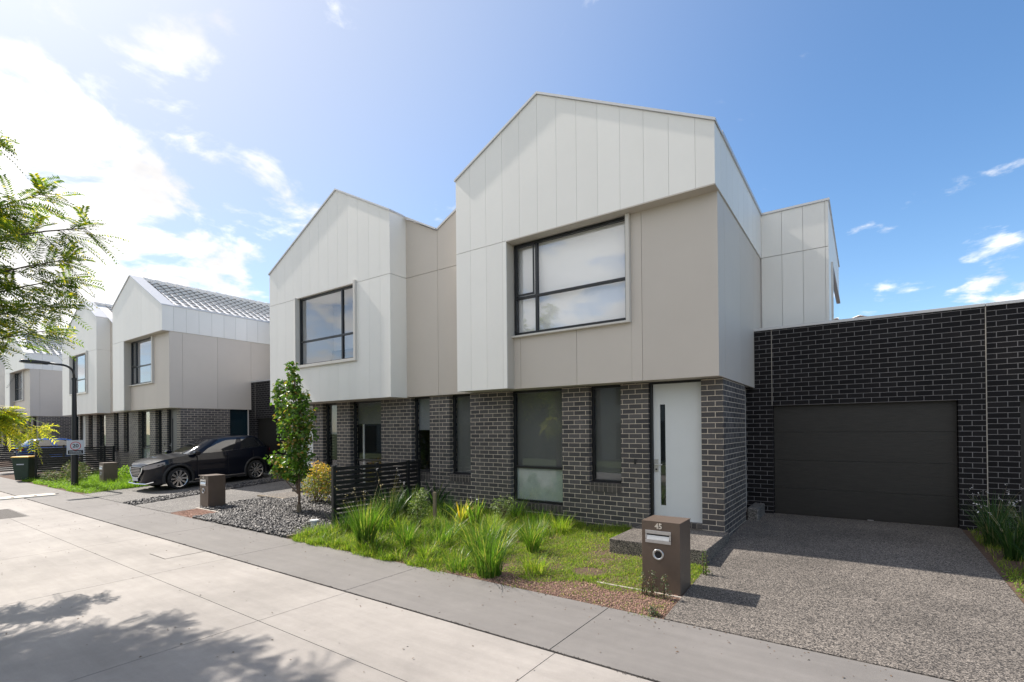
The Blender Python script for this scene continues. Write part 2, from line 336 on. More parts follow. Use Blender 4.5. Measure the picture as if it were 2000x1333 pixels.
def npmesh(name, V, Fc, m, parent=None, org=(0, 0, 0), smooth=False):
    """V (n,3), Fc (k,3|4) arrays"""
    me = bpy.data.meshes.new(name); V = np.asarray(V, dtype=np.float32)-np.asarray(org, dtype=np.float32); Fc = np.asarray(Fc, dtype=np.int32)
    k = Fc.shape[1]; me.vertices.add(len(V)); me.vertices.foreach_set('co', V.ravel())
    me.loops.add(Fc.size); me.loops.foreach_set('vertex_index', Fc.ravel()); me.polygons.add(len(Fc))
    me.polygons.foreach_set('loop_start', np.arange(0, Fc.size, k, dtype=np.int32)); me.polygons.foreach_set('loop_total', np.full(len(Fc), k, dtype=np.int32))
    me.update(calc_edges=True); me.materials.append(m)
    if smooth: me.polygons.foreach_set('use_smooth', np.ones(len(Fc), dtype=bool))
    o = bpy.data.objects.new(name, me); C.objects.link(o)
    if parent: o.parent = parent
    return o
def tag(o, label=None, cat=None, group=None, kind=None):
    if label: o['label'] = label
    if cat: o['category'] = cat
    if group: o['group'] = group
    if kind: o['kind'] = kind
    return o
def thing(name, label, cat, loc, group=None, rz=0):
    o = bpy.data.objects.new(name, None); C.objects.link(o); o.location = loc; o.rotation_euler = (0, 0, rz)
    o.empty_display_size = .2
    return tag(o, label, cat, group)
def copy_tree(o, parent=None):
    c = o.copy(); C.objects.link(c)
    if parent: c.parent = parent
    for ch in list(o.children): copy_tree(ch, c)
    return c
def gz(y): return -1.93+max(0, y-4.97)*.037
def text(s, size, m, name, parent, loc, rot, depth=.003, org=(0, 0, 0)):
    cu = bpy.data.curves.new(name, 'FONT'); cu.body = s; cu.size = size; cu.extrude = depth; cu.align_x = 'CENTER'; cu.align_y = 'CENTER'; cu.offset = size*.025
    t = bpy.data.objects.new(name, cu); C.objects.link(t)
    dg = bpy.context.evaluated_depsgraph_get(); me = bpy.data.meshes.new_from_object(t.evaluated_get(dg)); bpy.data.objects.remove(t)
    o = bpy.data.objects.new(name, me); C.objects.link(o); me.materials.clear(); me.materials.append(m)
    o.parent = parent; o.location = loc; o.rotation_euler = rot
    return o

# ------------------------------------------------------------------ ground, road, path, driveways
def struct(mb, name, m, **k): return tag(mb.build(name, m, **k), kind='structure')
struct(MB().add([(-600, -600, -2.02), (600, -600, -2.02), (600, 600, -2.02), (-600, 600, -2.02)], [(0, 1, 2, 3)]), 'ground', M['verge'])
cx = [-7.93+2.87*k for k in range(-26, 27)]
g_ = .005
slab = MB(); base = MB().box(-80, 60, -3.3, 4.97, -2.0, -1.942)
for i in range(len(cx)-1):
    for (ya, yb) in ((-3.2, -.22), (-.22, 2.65), (2.65, 3.712)):
        slab.box(cx[i]+g_*.8, cx[i+1]-g_*.8, ya+g_*.7, yb-g_*.7, -1.96, -1.93)
struct(slab, 'road', M['road']); struct(base, 'road_joint_filler', M['crack'])
slab = MB(); px_ = [-8.0+2.87*k for k in range(-24, 24)]
for i in range(len(px_)-1): slab.box(px_[i]+g_, px_[i+1]-g_, 3.735, 4.97, -1.958, -1.928)
struct(slab, 'footpath', M['path'])
# crumbly dirt along the joint between road and path
n = 9000; u = rng.uniform(-40, 4, n); v_ = 3.722+rng.normal(0, .006, n)+.008*np.sin(u*9)*np.sin(u*3.1); s = rng.uniform(.003, .010, n)
a = rng.uniform(0, 6.28, n); base3 = np.stack([np.cos(a)*s, np.sin(a)*s, np.zeros(n)], 1); P0 = np.stack([u, v_, np.full(n, -1.9265)], 1)
V = np.stack([P0+base3, P0+np.stack([np.cos(a+2)*s, np.sin(a+2)*s, np.zeros(n)], 1), P0+np.stack([np.cos(a+4)*s, np.sin(a+4)*s, s*.6], 1)], 1).reshape(-1, 3)
tag(npmesh('joint_grit', V, np.arange(3*n).reshape(-1, 3), M['crack']), kind='stuff')
def sheet(poly, name, m, dz=0, zf=gz):
    """sloping sheet over polygon (x,y), built in rows so that it follows gz"""
    mb = MB(); vs = [(x, y, zf(y)+dz) for x, y in poly]; vb = [(x, y, zf(y)-.25) for x, y in poly]
    n = len(poly); mb.add(vs+vb, [tuple(range(n))]+[((i+1) % n, i, i+n, (i+1) % n+n) for i in range(n)])
    return struct(mb, name, m)
sheet([(-60, 4.97), (40, 4.97), (40, 30), (-60, 30)], 'garden_soil', M['soil'])
sheet([(-1.66, 4.972), (1.34, 4.972), (1.29, 10.98), (-1.795, 10.98), (-1.795, 6.94), (-1.72, 6.93)], 'driveway', M['agg'], .012)
for dx in (0, -18.95, -37.9):
    sheet([(-20.02-dx*0+dx, 4.972), (-16.55+dx, 4.972), (-17.55+dx, 11.0), (-20.9+dx, 11.0)], 'driveway', M['agg2'], .012)
    sheet([(-15.75+dx, 4.972), (-13.5+dx, 4.972), (-13.72+dx, 11.0), (-17.05+dx, 11.0)], 'driveway', M['agg2'], .012)
sheet([(1.98, 4.972), (5.0, 4.972), (5.0, 10.98), (1.98, 10.98)], 'driveway', M['agg'], .012)
# porch slabs
def porch(x0, x1, y0, ang=0, label=None):
    t = MB().box(x0, x1, y0, 8.33, -2.0, -1.65).build('porch_slab', M['agg'], bevel=.008)
    return tag(t, label, 'porch step')
porch(-3.13, -1.74, 6.93, label='speckled exposed aggregate porch slab below the white front door behind mailbox 45')
porch(-13.92, -12.72, 7.40, label='low speckled aggregate porch slab at the door left of the yellow flowering bush')
for o in bpy.data.objects:
    if o.name.startswith('porch_slab') and o['label'].startswith('low'):
        for v in o.data.vertices:
            if v.co.z > -1.8: v.co.z = -1.795
MB().box(-1.765, -1.62, 9.98, 10.5, -1.9, -1.60).box(-1.80, -1.70, 8.33, 10.02, -1.9, -1.79)
tag(MB().box(-1.79, -1.60, 10.1, 10.86, -1.9, -1.50).build('concrete_block', M['agg2'], bevel=.02), 'small rough concrete block in the dark corner between brick pier and garage', 'concrete block')
# neighbour block behind right garage (only its tiled ridge shows over the parapet)

# ------------------------------------------------------------------ houses
ZJ, ZB = 3.598, .782
def gable(ap, el_, er, x):
    if x <= ap[0]: return el_[1]+(ap[1]-el_[1])*(x-el_[0])/(ap[0]-el_[0])
    return er[1]+(ap[1]-er[1])*(x-er[0])/(ap[0]-er[0])
def boards(x0, x1, joints, bands, top, y, th, apx, g=.0017, cuts=()):
    """boards(...): vertical boards in plane y (front) .. y+th; bands: f(xa,xb)->list of (z0, z1|None)"""
    mb = MB(); js = sorted(set([x0, x1]+list(cuts)+[j for j in joints if x0+.03 < j < x1-.03]))
    for a, b in zip(js[:-1], js[1:]):
        ga = g if a in joints else 0; gb = g if b in joints else 0
        for z0, z1 in bands(a, b):
            xa, xb = a+ga, b-gb
            if z1 is None:
                p = [(xa, z0), (xb, z0), (xb, top(xb))]
                if xa < apx < xb: p.append((apx, top(apx)))
                p.append((xa, top(xa)))
            else: p = [(xa, z0), (xb, z0), (xb, z1), (xa, z1)]
            mb.prism(p, y, y+th)
    return mb
def hbands(hole, zb, zj, gap=.005):
    """split at hole (x0,x1,z0,z1) and at horizontal joint zj"""
    def f(a, b):
        m_ = (a+b)/2
        if hole and hole[0] < m_ < hole[1]:
            out = [(zb, hole[2])]
            if hole[3] < zj-.02: out += [(hole[3], zj-gap), (zj+gap, None)]
            else: out += [(max(hole[3], zj)+0, None)]
            return out
        return [(zb, zj-gap), (zj+gap, None)]
    return f
def window(root, org, x0, x1, z0, z1, y, vb=(), hb=(), fr=.045, dep=.07, glass='glass', blind=None, bz=None, extra=None, hfrom=None):
    """black framed window; vb vertical bars, hb horizontal bars; pane, blind as sub-parts"""
    f = MB().box(x0, x1, y, y+dep, z1-fr, z1).box(x0, x1, y, y+dep, z0, z0+fr).box(x0, x0+fr, y, y+dep, z0+fr, z1-fr).box(x1-fr, x1, y, y+dep, z0+fr, z1-fr)
    for v in vb: f.box(v-.026, v+.026, y+.004, y+dep-.004, z0+fr, z1-fr)
    xs = [x0+fr]+[q for v in vb for q in (v-.026, v+.026)]+[x1-fr]
    for h in hb:
        for i in range(0, len(xs), 2): f.box(xs[i], xs[i+1], y+.006, y+dep-.006, h-.024, h+.024)
    fo = f.build('window', M['black'], root, org, bevel=.004)
    MB().box(x0+fr*.5, x1-fr*.5, y+dep*.5, y+dep*.5+.006, z0+fr*.5, z1-fr*.5).build('pane', M[glass], fo, org)
    if blind:
        MB().box(x0+.02, x1-.02, y+dep+.05, y+dep+.056, bz if bz is not None else z0+.01, z1-.01).build('blind', M[blind], fo, org)
    return fo
def reveal_room(root, org, x0, x1, z0, z1, y):
    pass
def rooftiles(x0, x1, z0, z1, ya, yb, root, org, name='roof'):
    """wavy concrete tiles: slope from (x0,z0) eave to (x1,z1) ridge, from ya to yb"""
    sl = math.hypot(x1-x0, z1-z0); nc = int(sl/.31); L_ = yb-ya; nw = int(L_/.30); per = 8
    dx, dz = (x1-x0)/sl, (z1-z0)/sl; nx, nzz = -dz, dx
    if nzz < 0: nx, nzz = -nx, -nzz
    us = np.linspace(0, L_, nw*per+1); V = []; Fc = []
    for c in range(nc):
        for e in (0, 1):
            s_ = (c+e)*sl/nc-(.02 if e == 0 else 0); lift = .046 if e == 0 else .008
            h = lift+.034*np.sin(us/L_*nw*2*np.pi)
            V.append(np.stack([x0+dx*s_+nx*h, ya+us, z0+dz*s_+nzz*h], 1))
        # front lip of the course
        o = len(us)*(len(V)-2); m_ = len(us)
        i = np.arange(m_-1); Fc.append(np.stack([o+i, o+i+1, o+m_+i+1, o+m_+i], 1))
        if c > 0: Fc.append(np.stack([o+i, o-m_+i, o-m_+i+1, o+i+1], 1))
    ro_ = npmesh(name, np.concatenate(V), np.concatenate(Fc), M['tile'], root, org); ro_.data.materials.append(M['tile_edge_shade'])
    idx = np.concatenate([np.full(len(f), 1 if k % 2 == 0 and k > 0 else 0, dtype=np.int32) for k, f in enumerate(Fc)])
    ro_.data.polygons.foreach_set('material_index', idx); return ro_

def brick_front(root, org, x0, x1, ops, y=8.31, zb=-2.05, zt=ZB, th=.24):
    """brick wall with openings (xa, xb, sill z); openings run up to the soffit"""
    mb = MB(); cur = x0
    for xa, xb, zs in ops:
        mb.box(cur, xa, y, y+th, zb, zt)
        if zs > zb+.1: mb.box(xa, xb, y, y+th, zb, zs)
        cur = xb
    mb.box(cur, x1, y, y+th, zb, zt)
    return mb

def cap_strip(root, org, pts, y0, y1, th=.045, over=.02):
    """capping following (x,z) polyline on top of the wall between y0 and y1"""
    mb = MB()
    for (xa, za), (xb, zb) in zip(pts[:-1], pts[1:]):
        mb.prism([(xa, za+.004), (xb, zb+.004), (xb, zb+th), (xa, za+th)], y0, y1)
    return mb

def door(root, org, x0, x1, z0, z1, y, m='door', hinge='r', z_strip=(-1.32, .40)):
    fr = MB().box(x0, x0+.045, y-.05, y+.07, z0, z1).box(x0+.045, x1, y-.05, y+.07, z1-.035, z1)
    fr.build('door_frame', M['black'], root, org, bevel=.003)
    gx0, gx1 = x0+.165, x0+.255
    d = MB().box(x0+.05, gx0, y, y+.045, z0, z1-.035).box(gx1, x1, y, y+.045, z0, z1-.035).box(gx0, gx1, y, y+.045, z0, z_strip[0]).box(gx0, gx1, y, y+.045, z_strip[1], z1-.035)
    do = d.build('door', M[m], root, org)
    MB().box(gx0, gx1, y+.016, y+.022, z_strip[0], z_strip[1]).build('glass_strip', M['carglass'], do, org)
    h = MB().box(x0+.062, x0+.128, y-.012, y-.001, z0+.80, z0+1.02).tube([(x0+.095, y-.01, z0+.93), (x0+.095, y-.06, z0+.93), (x0+.125, y-.062, z0+.93), (x0+.215, y-.06, z0+.93)], .010, 8)
    h.build('handle', M['steel'], do, org, bevel=.002)
    MB().tube([(x0+.095, y-.012, z0+.845), (x0+.095, y-.018, z0+.845)], .016, 10).build('lock', M['dark'], do, org)
    MB().box(x0+.05, x1, y-.03, y+.05, z0-.02, z0-.002).build('threshold', M['steel'], root, org)
    return do

def garage(root, org, xw0, xw1, xo0, xo1, zt=1.905, y=10.92, mdoor='gdoor', cj=()):
    zo = .417; th = .24; zb = -2.0
    MB().box(xw0, xo0, y, y+th, zb, zt).box(xo1, xw1, y, y+th, zb, zt).box(xo0, xo1, y, y+th, zo, zt).build('garage_wall', M['gbrick'], root, org)
    MB().box(xw0, xw1, y-.02, y+th+.02, zt, zt+.05).build('garage_capping', M['cap'], root, org, bevel=.004)
    for c in cj:
        MB().box(c-.0045, c+.0045, y-.003, y+.01, zo if xo0-.05 < c < xo1+.05 else -1.9, zt).build('control_joint', M['edging'], root, org)
    gd = MB(); z = -1.735; hs_ = (zo+.02-z)/4
    for i in range(4): gd.box(xo0+.004, xo1-.004, y+.13, y+.17, z+i*hs_+.0015, z+(i+1)*hs_-.0015)
    g = gd.build('garage_door', M[mdoor], root, org, bevel=.003)
    MB().box(xo0+.004, xo1-.004, y+.15, y+.18, z, zo).build('door_backing', M['dark'], g, org)
    MB().box(xo0+.004, xo1-.004, y+.115, y+.135, z-.02, z+.012).build('bottom_seal', M['steel'], g, org)
    xc = (xo0+xo1)/2+.18
    MB().box(xc-.05, xc+.04, y+.118, y+.13, z+.02, z+.045).build('handle', M['steel'], g, org)
    # roof slab behind the parapet
    MB().box(xw0, xw1, y+.26, 16.5, 1.55, 1.62).build('garage_roof', M['cap'], root, org)
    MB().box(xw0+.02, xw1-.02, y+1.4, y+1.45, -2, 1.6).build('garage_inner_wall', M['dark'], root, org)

def house_right(label, group):
    """right dwelling of a pair: white gable over a beige box, brick ground floor, garage on its right"""
    org = Vector((-4.8, 8.3, -1.644))
    root = thing('townhouse', label, 'townhouse', org, group)
    W = 7.706; ap, eL, eR = (-4.8186, 6.115), (-6.808, 5.104), (-1.75, 4.509)
    top = lambda x: gable(ap, eL, eR, x)
    jt = [-6.43+.4*k for k in range(0, 12)]
    th = .02
    # front boards
    def bd(a, b):
        m_ = (a+b)/2
        return [(ZB, ZJ-.005), (ZJ+.005, None)] if m_ < -5.5465 else [(ZJ, None)]
    js = sorted([j for j in jt]+[-5.5465])
    mb = boards(-6.808, -1.75, jt, bd, top, W, th, ap[0], cuts=(-5.5465,))
    # right side boards X=-1.75, from W back to bump
    for a, b in zip([W, 8.08, 8.5, 8.94, 9.4, 9.85, 10.3, 10.75, 11.2], [8.08, 8.5, 8.94, 9.4, 9.85, 10.3, 10.75, 11.2, 11.76]):
        mb.box(-1.77, -1.75, a+.003 if a != W else a+th, b-.003, ZJ, 4.509)
    # left return boards
    mb.box(-6.808, -6.788, W+th, 8.2, ZB, ZJ-.005)
    mb.prism([(W+th, ZJ+.005), (8.2, ZJ+.005), (8.2, 5.104), (W+th, 5.104)], -6.808, -6.788, 'x')
    # bump front boards
    for a, b in zip([-1.75, -1.361, -.979, -.592], [-1.361, -.979, -.592, -.535]):
        for z0, z1 in ((1.4, ZJ-.006), (ZJ+.006, 4.509)): mb.box(a+.003, b-.003 if b != -.535 else b, 11.76, 11.78, z0, z1)
    for a, b in ((11.78, 12.2), (12.2, 12.65)): mb.box(-.555, -.535, a+.002, b-.002, 1.4, 4.509)
    mb.box(-.555, -.535, 12.65, 16.9, 3.52, 4.509); mb.box(-.555, -.535, 12.65, 16.9, 1.4, 2.0)
    mb.build('white_cladding', M['white'], root, org)
    # backing
    k = MB()
    k.prism([(-6.80, ZB+.004), (-5.552, ZB+.004), (-5.552, ZJ+.03), (-1.762, ZJ+.03), (-1.762, 4.50), (ap[0], 6.10), (-6.80, 5.09)], W+th+.001, W+.16)
    k.box(-5.551, -1.775, W+.16, 7.93, ZJ+.03, ZJ+.25)
    k.build('cladding_backing', M['groove'], root, org)
    # white leg return and soffit edge next to the window
    MB().box(-5.5465, -5.5465-.02, W+th, 7.96, ZB, ZJ).box(-5.5465, -1.75, W+.0, 7.95, ZJ-.02, ZJ-.001).build('reveal_lining', M['soffit'], root, org)
    # upper body
    b = MB()
    b.box(-7.80, -1.80, 8.75, 17, ZB+.02, 4.40); b.prism([(-7.8, 4.3), (-1.8, 4.3), (-1.8, 4.47), (ap[0], 6.02), (-7.8, 4.47)], 8.22, 17)
    b.box(-6.788, -5.60, 7.90, 8.75, ZB+.02, 5.0); b.box(-3.10, -1.80, 8.0, 8.75, ZB+.02, 4.45)
    b.box(-5.6, -3.1, 8.0, 8.75, ZB+.02, 1.74); b.box(-5.6, -3.1, 8.0, 8.75, 3.66, 4.4)
    b.box(-1.80, -.565, 11.79, 16.9, 1.4, 4.5)
    b.build('wall', M['groove'], root, org)
    # beige front
    def bb(z0, z1, xs):
        for a_, b_ in zip(xs[:-1], xs[1:]): q.box(a_+.003, b_-.003, 7.94, 7.975, z0, z1)
    q = MB(); bb(ZB, 1.79, [-5.5465, -5.389, -4.178, -3.147]); q.box(-3.147, -2.968, 7.94, 7.975, ZB, ZJ-.02); q.box(-2.962, -1.773, 7.94, 7.975, ZB, ZJ-.02)
    # beige right side
    ys = [7.975, 8.38, 9.61, 10.92, 11.76]
    for a_, b_ in zip(ys[:-1], ys[1:]): q.box(-1.80, -1.773, a_+(.003 if a_ > 8 else 0), b_-.003, ZB if b_ < 11 else 1.95, ZJ-.004)
    # recessed middle panels
    vp = (-7.81, 4.493); xr = -6.808
    q.prism([(vp[0]+.004, ZB), (xr, ZB), (xr, ZJ-.005), (vp[0]+.004, ZJ-.005)], 8.2, 8.22)
    q.prism([(vp[0]+.004, ZJ+.005), (xr, ZJ+.005), (xr, 5.0), (vp[0]+.004, vp[1])], 8.2, 8.22)
    q.build('beige_cladding', M['beige'], root, org)
    k = MB().box(-7.81, -6.81, 8.221, 8.3, ZB+.01, 4.49).box(-5.54, -3.15, 7.976, 7.99, ZB+.01, 1.78).box(-3.15, -1.78, 7.976, 7.99, ZB+.01, ZJ-.03).box(-1.83, -1.801, 7.99, 11.7, ZB+.01, ZJ)
    k.build('beige_joint', M['bgroove'], root, org)
    # soffits
    MB().box(-6.80, -5.57, W+.17, 8.9, ZB+.006, ZB+.016).box(-5.57, -1.80, 7.99, 8.75, ZB+.006, ZB+.016).box(-7.81, -6.8, 8.31, 8.9, ZB+.006, ZB+.016).box(-1.835, -1.80, 8.75, 10.92, ZB+.006, ZB+.016).build('soffit', M['soffit'], root, org)
    # cappings
    c = cap_strip(root, org, [(-6.83, 5.093), ap, (-1.73, 4.499)], W-.03, W+.42)
    c.box(-1.80, -1.725, W+.42, 11.74, 4.51, 4.572); c.box(-1.8, -.51, 11.735, 11.95, 4.512, 4.555); c.box(-.58, -.51, 11.95, 16.9, 4.512, 4.555)
    c.prism([(-7.81, 4.50), (-6.808, 5.01), (-6.808, 5.05), (-7.81, 4.54)], 8.17, 8.6)
    c.build('capping', M['cap'], root, org)
    rooftiles(-1.86, ap[0], 4.455, 6.05, W+.43, 17, root, org); 
    r2 = rooftiles(-7.80, ap[0], 4.50, 6.06, 8.6, 17, root, org)
    rid = MB(); y_ = W+.45
    while y_ < 16.9: rid.tube([(ap[0], y_, 6.10), (ap[0], y_+.40, 6.085)], [.085, .075], 8); y_ += .39
    rid.build('ridge_cap', M['tile'], root, org)
    # upper window with metal surround
    wn = window(root, org, -5.53, -3.215, 1.82, ZJ-.03, 7.955, vb=(-5.03,), hb=(2.53,), glass='glass_up', blind='blindw')
    MB().box(-3.215, -3.15, 7.86, 7.99, 1.80, ZJ-.022).box(-5.5465, -3.15, 7.86, 7.99, 1.765, 1.80).build('window_surround', M['trim'], root, org, bevel=.003)
    # awning sash drawn slightly proud on the left light
    MB().box(-5.475, -5.066, 7.945, 7.954, 2.56, 2.60).box(-5.475, -5.066, 7.945, 7.954, 3.49, 3.53).box(-5.475, -5.44, 7.945, 7.954, 2.60, 3.49).box(-5.10, -5.066, 7.945, 7.954, 2.60, 3.49).build('sash', M['black'], wn, org)
    # bump side window
    MB().box(-.56, -.50, 12.65, 12.75, 2.0, 3.52).box(-.56, -.50, 12.75, 16.8, 1.96, 2.04).box(-.56, -.50, 12.75, 16.8, 3.46, 3.52).build('side_window', M['trim'], root, org)
    MB().box(-.552, -.545, 12.75, 16.8, 2.04, 3.46).build('side_pane', M['carglass'], root, org)
    # brick ground floor
    ops = [(-7.585, -6.975, -1.147), (-5.915, -4.70, -1.60), (-4.133, -3.51, -1.147), (-3.011, -2.135, -1.644)]
    mb = brick_front(root, org, -7.892, -1.80, ops); mb.box(-2.04, -1.80, 8.55, 10.08, -2.05, ZB)
    mb.build('brick_wall', M['brick'], root, org)
    for (x0, x1, z0, z1) in ((-7.583, -6.977, -1.145, -.995), (-5.913, -4.702, -1.60, -1.475), (-4.131, -3.512, -1.145, -.985), (-3.009, -2.137, -1.642, -1.56)):
        MB().box(x0, x1, 8.298, 8.46, z0, z1).build('brick_sill', M['soldier'], root, org)
    window(root, org, -7.583, -6.977, -.993, ZB, 8.42, blind='blind')
    wb = window(root, org, -5.913, -4.702, -1.473, ZB, 8.42, hb=(-.77,), blind='blind', bz=-.75)
    MB().box(-5.86, -4.75, 8.475, 8.482, -1.43, -.79).build('frosted_pane', M['frosted'], wb, org)
    window(root, org, -4.131, -3.512, -.983, ZB, 8.42, blind='blind')
    door(root, org, -3.009, -2.137, -1.555, ZB, 8.42)
    tb = MB().box(-3.265, -3.235, 8.29, 8.309, -.62, -.53).build('doorbell', M['black'], root, org, bevel=.004)
    # dark rooms
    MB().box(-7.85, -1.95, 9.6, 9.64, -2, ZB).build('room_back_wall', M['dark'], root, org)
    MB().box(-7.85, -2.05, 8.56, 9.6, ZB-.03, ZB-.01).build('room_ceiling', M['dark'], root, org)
    # side entry glazing between pier and garage
    MB().box(-1.97, -1.95, 10.09, 10.88, -1.70, ZB).build('side_glazing', M['teal'], root, org)
    MB().box(-1.975, -1.935, 10.85, 10.90, -1.70, ZB).build('glazing_frame', M['trim'], root, org)
    MB().box(-1.99, -1.94, 10.09, 10.9, -2.0, -1.70).build('plinth', M['brick'], root, org)
    garage(root, org, -2.2, 1.612, -1.454, 1.275, cj=(-1.462,))
    return root, org

def house_left(label, group):
    """left dwelling: full white gabled bay, door on the far left, garage on its left"""
    org = Vector((-11.0, 8.3, -1.644))
    root = thing('townhouse', label, 'townhouse', org, group)
    W = 7.706; ap, eL, eR = (-10.824, 6.066), (-13.97, 4.51), (-8.83, 5.036); th = .02
    top = lambda x: gable(ap, eL, eR, x)
    jt = [-13.57+.4*k for k in range(0, 13) if k != 11.9]
    jt = [j for j in jt if j < -8.9]
    hole = (-12.60, -10.06, 1.74, 3.62)
    mb = boards(-13.97, -8.83, jt, hbands(hole, ZB-.018, ZJ), top, W, th, ap[0], cuts=(hole[0], hole[1]))
    mb.prism([(W+th, ZB-.018), (8.2, ZB-.018), (8.2, ZJ-.005), (W+th, ZJ-.005)], -8.85, -8.83, 'x')
    mb.prism([(W+th, ZJ+.005), (8.2, ZJ+.005), (8.2, 5.036), (W+th, 5.036)], -8.85, -8.83, 'x')
    mb.box(-13.97, -13.95, W+th, 17, ZB-.018, 4.51)
    mb.build('white_cladding', M['white'], root, org)
    k = MB()
    for x0, x1, z0, z1 in ((-13.95, hole[0]-.0, ZB, 4.3), (hole[1], -8.852, ZB, 4.3), (hole[0], hole[1], ZB, hole[2]), (hole[0], hole[1], hole[3]+.004, 4.3)): k.box(x0, x1, W+th+.001, W+.16, z0, z1)
    k.prism([(-13.96, 4.3), (-8.855, 4.3), (-8.855, 5.02), (ap[0], 6.05), (-13.96, 4.50)], W+th+.001, W+.16)
    k.build('cladding_backing', M['groove'], root, org)
    b = MB().prism([(-13.94, 4.3), (-7.82, 4.3), (-7.82, 4.47), (ap[0], 6.0), (-13.94, 4.47)], 8.22, 17).box(-13.94, -7.82, 8.9, 17, ZB, 4.3)
    b.box(-13.94, hole[0]-.05, W+.17, 8.9, ZB+.02, 4.3).box(hole[1]+.05, -8.86, W+.17, 8.9, ZB+.02, 4.3).box(hole[0]-.05, hole[1]+.05, W+.17, 8.9, ZB+.02, hole[2]-.02).box(hole[0]-.05, hole[1]+.05, W+.17, 8.9, hole[3]+.02, 4.3)
    b.build('wall', M['groove'], root, org)
    q = MB().prism([(-8.829, ZB), (-7.814, ZB), (-7.814, ZJ-.005), (-8.829, ZJ-.005)], 8.2, 8.22)
    q.prism([(-8.829, ZJ+.005), (-7.814, ZJ+.005), (-7.814, 4.493), (-8.829, 5.0)], 8.2, 8.22)
    q.build('beige_cladding', M['beige'], root, org)
    MB().box(-8.86, -7.812, 8.221, 8.3, ZB+.01, 4.49).build('beige_joint', M['bgroove'], root, org)
    MB().box(-13.95, -8.85, W+.17, 8.95, ZB-.012, ZB).box(-8.85, -7.81, 8.3, 8.95, ZB+.002, ZB+.012).build('soffit', M['soffit'], root, org)
    c = cap_strip(root, org, [(-13.99, 4.50), ap, (-8.81, 5.026)], W-.03, W+.42)
    c.prism([(-8.82, 5.02), (-7.81, 4.50), (-7.81, 4.54), (-8.82, 5.06)], W+.42, 8.6); c.box(-14.0, -13.93, W+.42, 17, 4.51, 4.55)
    c.build('capping', M['cap'], root, org)
    rooftiles(-13.9, ap[0], 4.52, 6.01, W+.43, 17, root, org); rooftiles(-7.82, ap[0], 4.50, 6.01, 8.6, 17, root, org)
    rid = MB(); y_ = W+.45
    while y_ < 16.9: rid.tube([(ap[0], y_, 6.05), (ap[0], y_+.40, 6.035)], [.085, .075], 8); y_ += .39
    rid.build('ridge_cap', M['tile'], root, org)
    wn = window(root, org, -12.575, -10.10, 1.77, 3.60, W+.07, vb=(-10.72,), hb=(2.42,), glass='glass_up', blind=None)
    MB().box(-12.57, -10.1, 8.78, 8.80, 1.74, 2.30).build('room_wall', M['blindl'], wn, org)
    f = MB().box(-12.60, -12.575, W-.06, W+.16, 1.74, 3.62).box(-10.10, -10.03, W-.06, W+.16, 1.70, 3.66).box(-12.62, -10.10, W-.06, W+.16, 1.70, 1.77).box(-12.575, -10.10, W-.0, W+.16, 3.60, 3.62)
    f.build('window_surround', M['trim'], root, org, bevel=.003)
    ops = [(-13.69, -12.815, -1.70), (-12.341, -11.696, -1.147), (-11.125, -9.89, -1.6), (-8.801, -8.199, -1.147)]
    mb = brick_front(root, org, -13.90, -7.90, ops); mb.box(-13.9, -13.66, 8.55, 10.9, -2.05, ZB)
    mb.build('brick_wall', M['brick'], root, org)
    for (x0, x1, z0, z1) in ((-12.339, -11.698, -1.145, -.995), (-11.123, -9.892, -1.6, -1.475), (-8.799, -8.201, -1.145, -.985)):
        MB().box(x0, x1, 8.298, 8.46, z0, z1).build('brick_sill', M['soldier'], root, org)
    window(root, org, -12.339, -11.698, -.993, ZB-.02, 8.42, blind='blindl', bz=-.1)
    wb = window(root, org, -11.123, -9.892, -1.473, ZB-.02, 8.42, hb=(-.77,), blind='blind', bz=.17)
    MB().box(-10.98, -10.93, 8.60, 8.63, -1.4, .2).build('curtain_track', M['blindw'], wb, org)
    window(root, org, -8.799, -8.201, -.983, ZB, 8.42, blind='blindl', bz=.0)
    door(root, org, -13.69, -12.817, -1.655, ZB-.02, 8.42)
    MB().box(-12.60, -12.57, 8.29, 8.309, -.80, -.71).build('doorbell', M['black'], root, org, bevel=.004)
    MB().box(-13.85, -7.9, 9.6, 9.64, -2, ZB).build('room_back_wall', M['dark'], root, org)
    MB().box(-7.899, -7.893, 8.303, 8.32, -1.9, ZB).build('control_joint', M['edging'], root, org)
    garage(root, org, -17.30, -13.7, -16.95, -14.22, cj=(-14.21,))
    return root, org

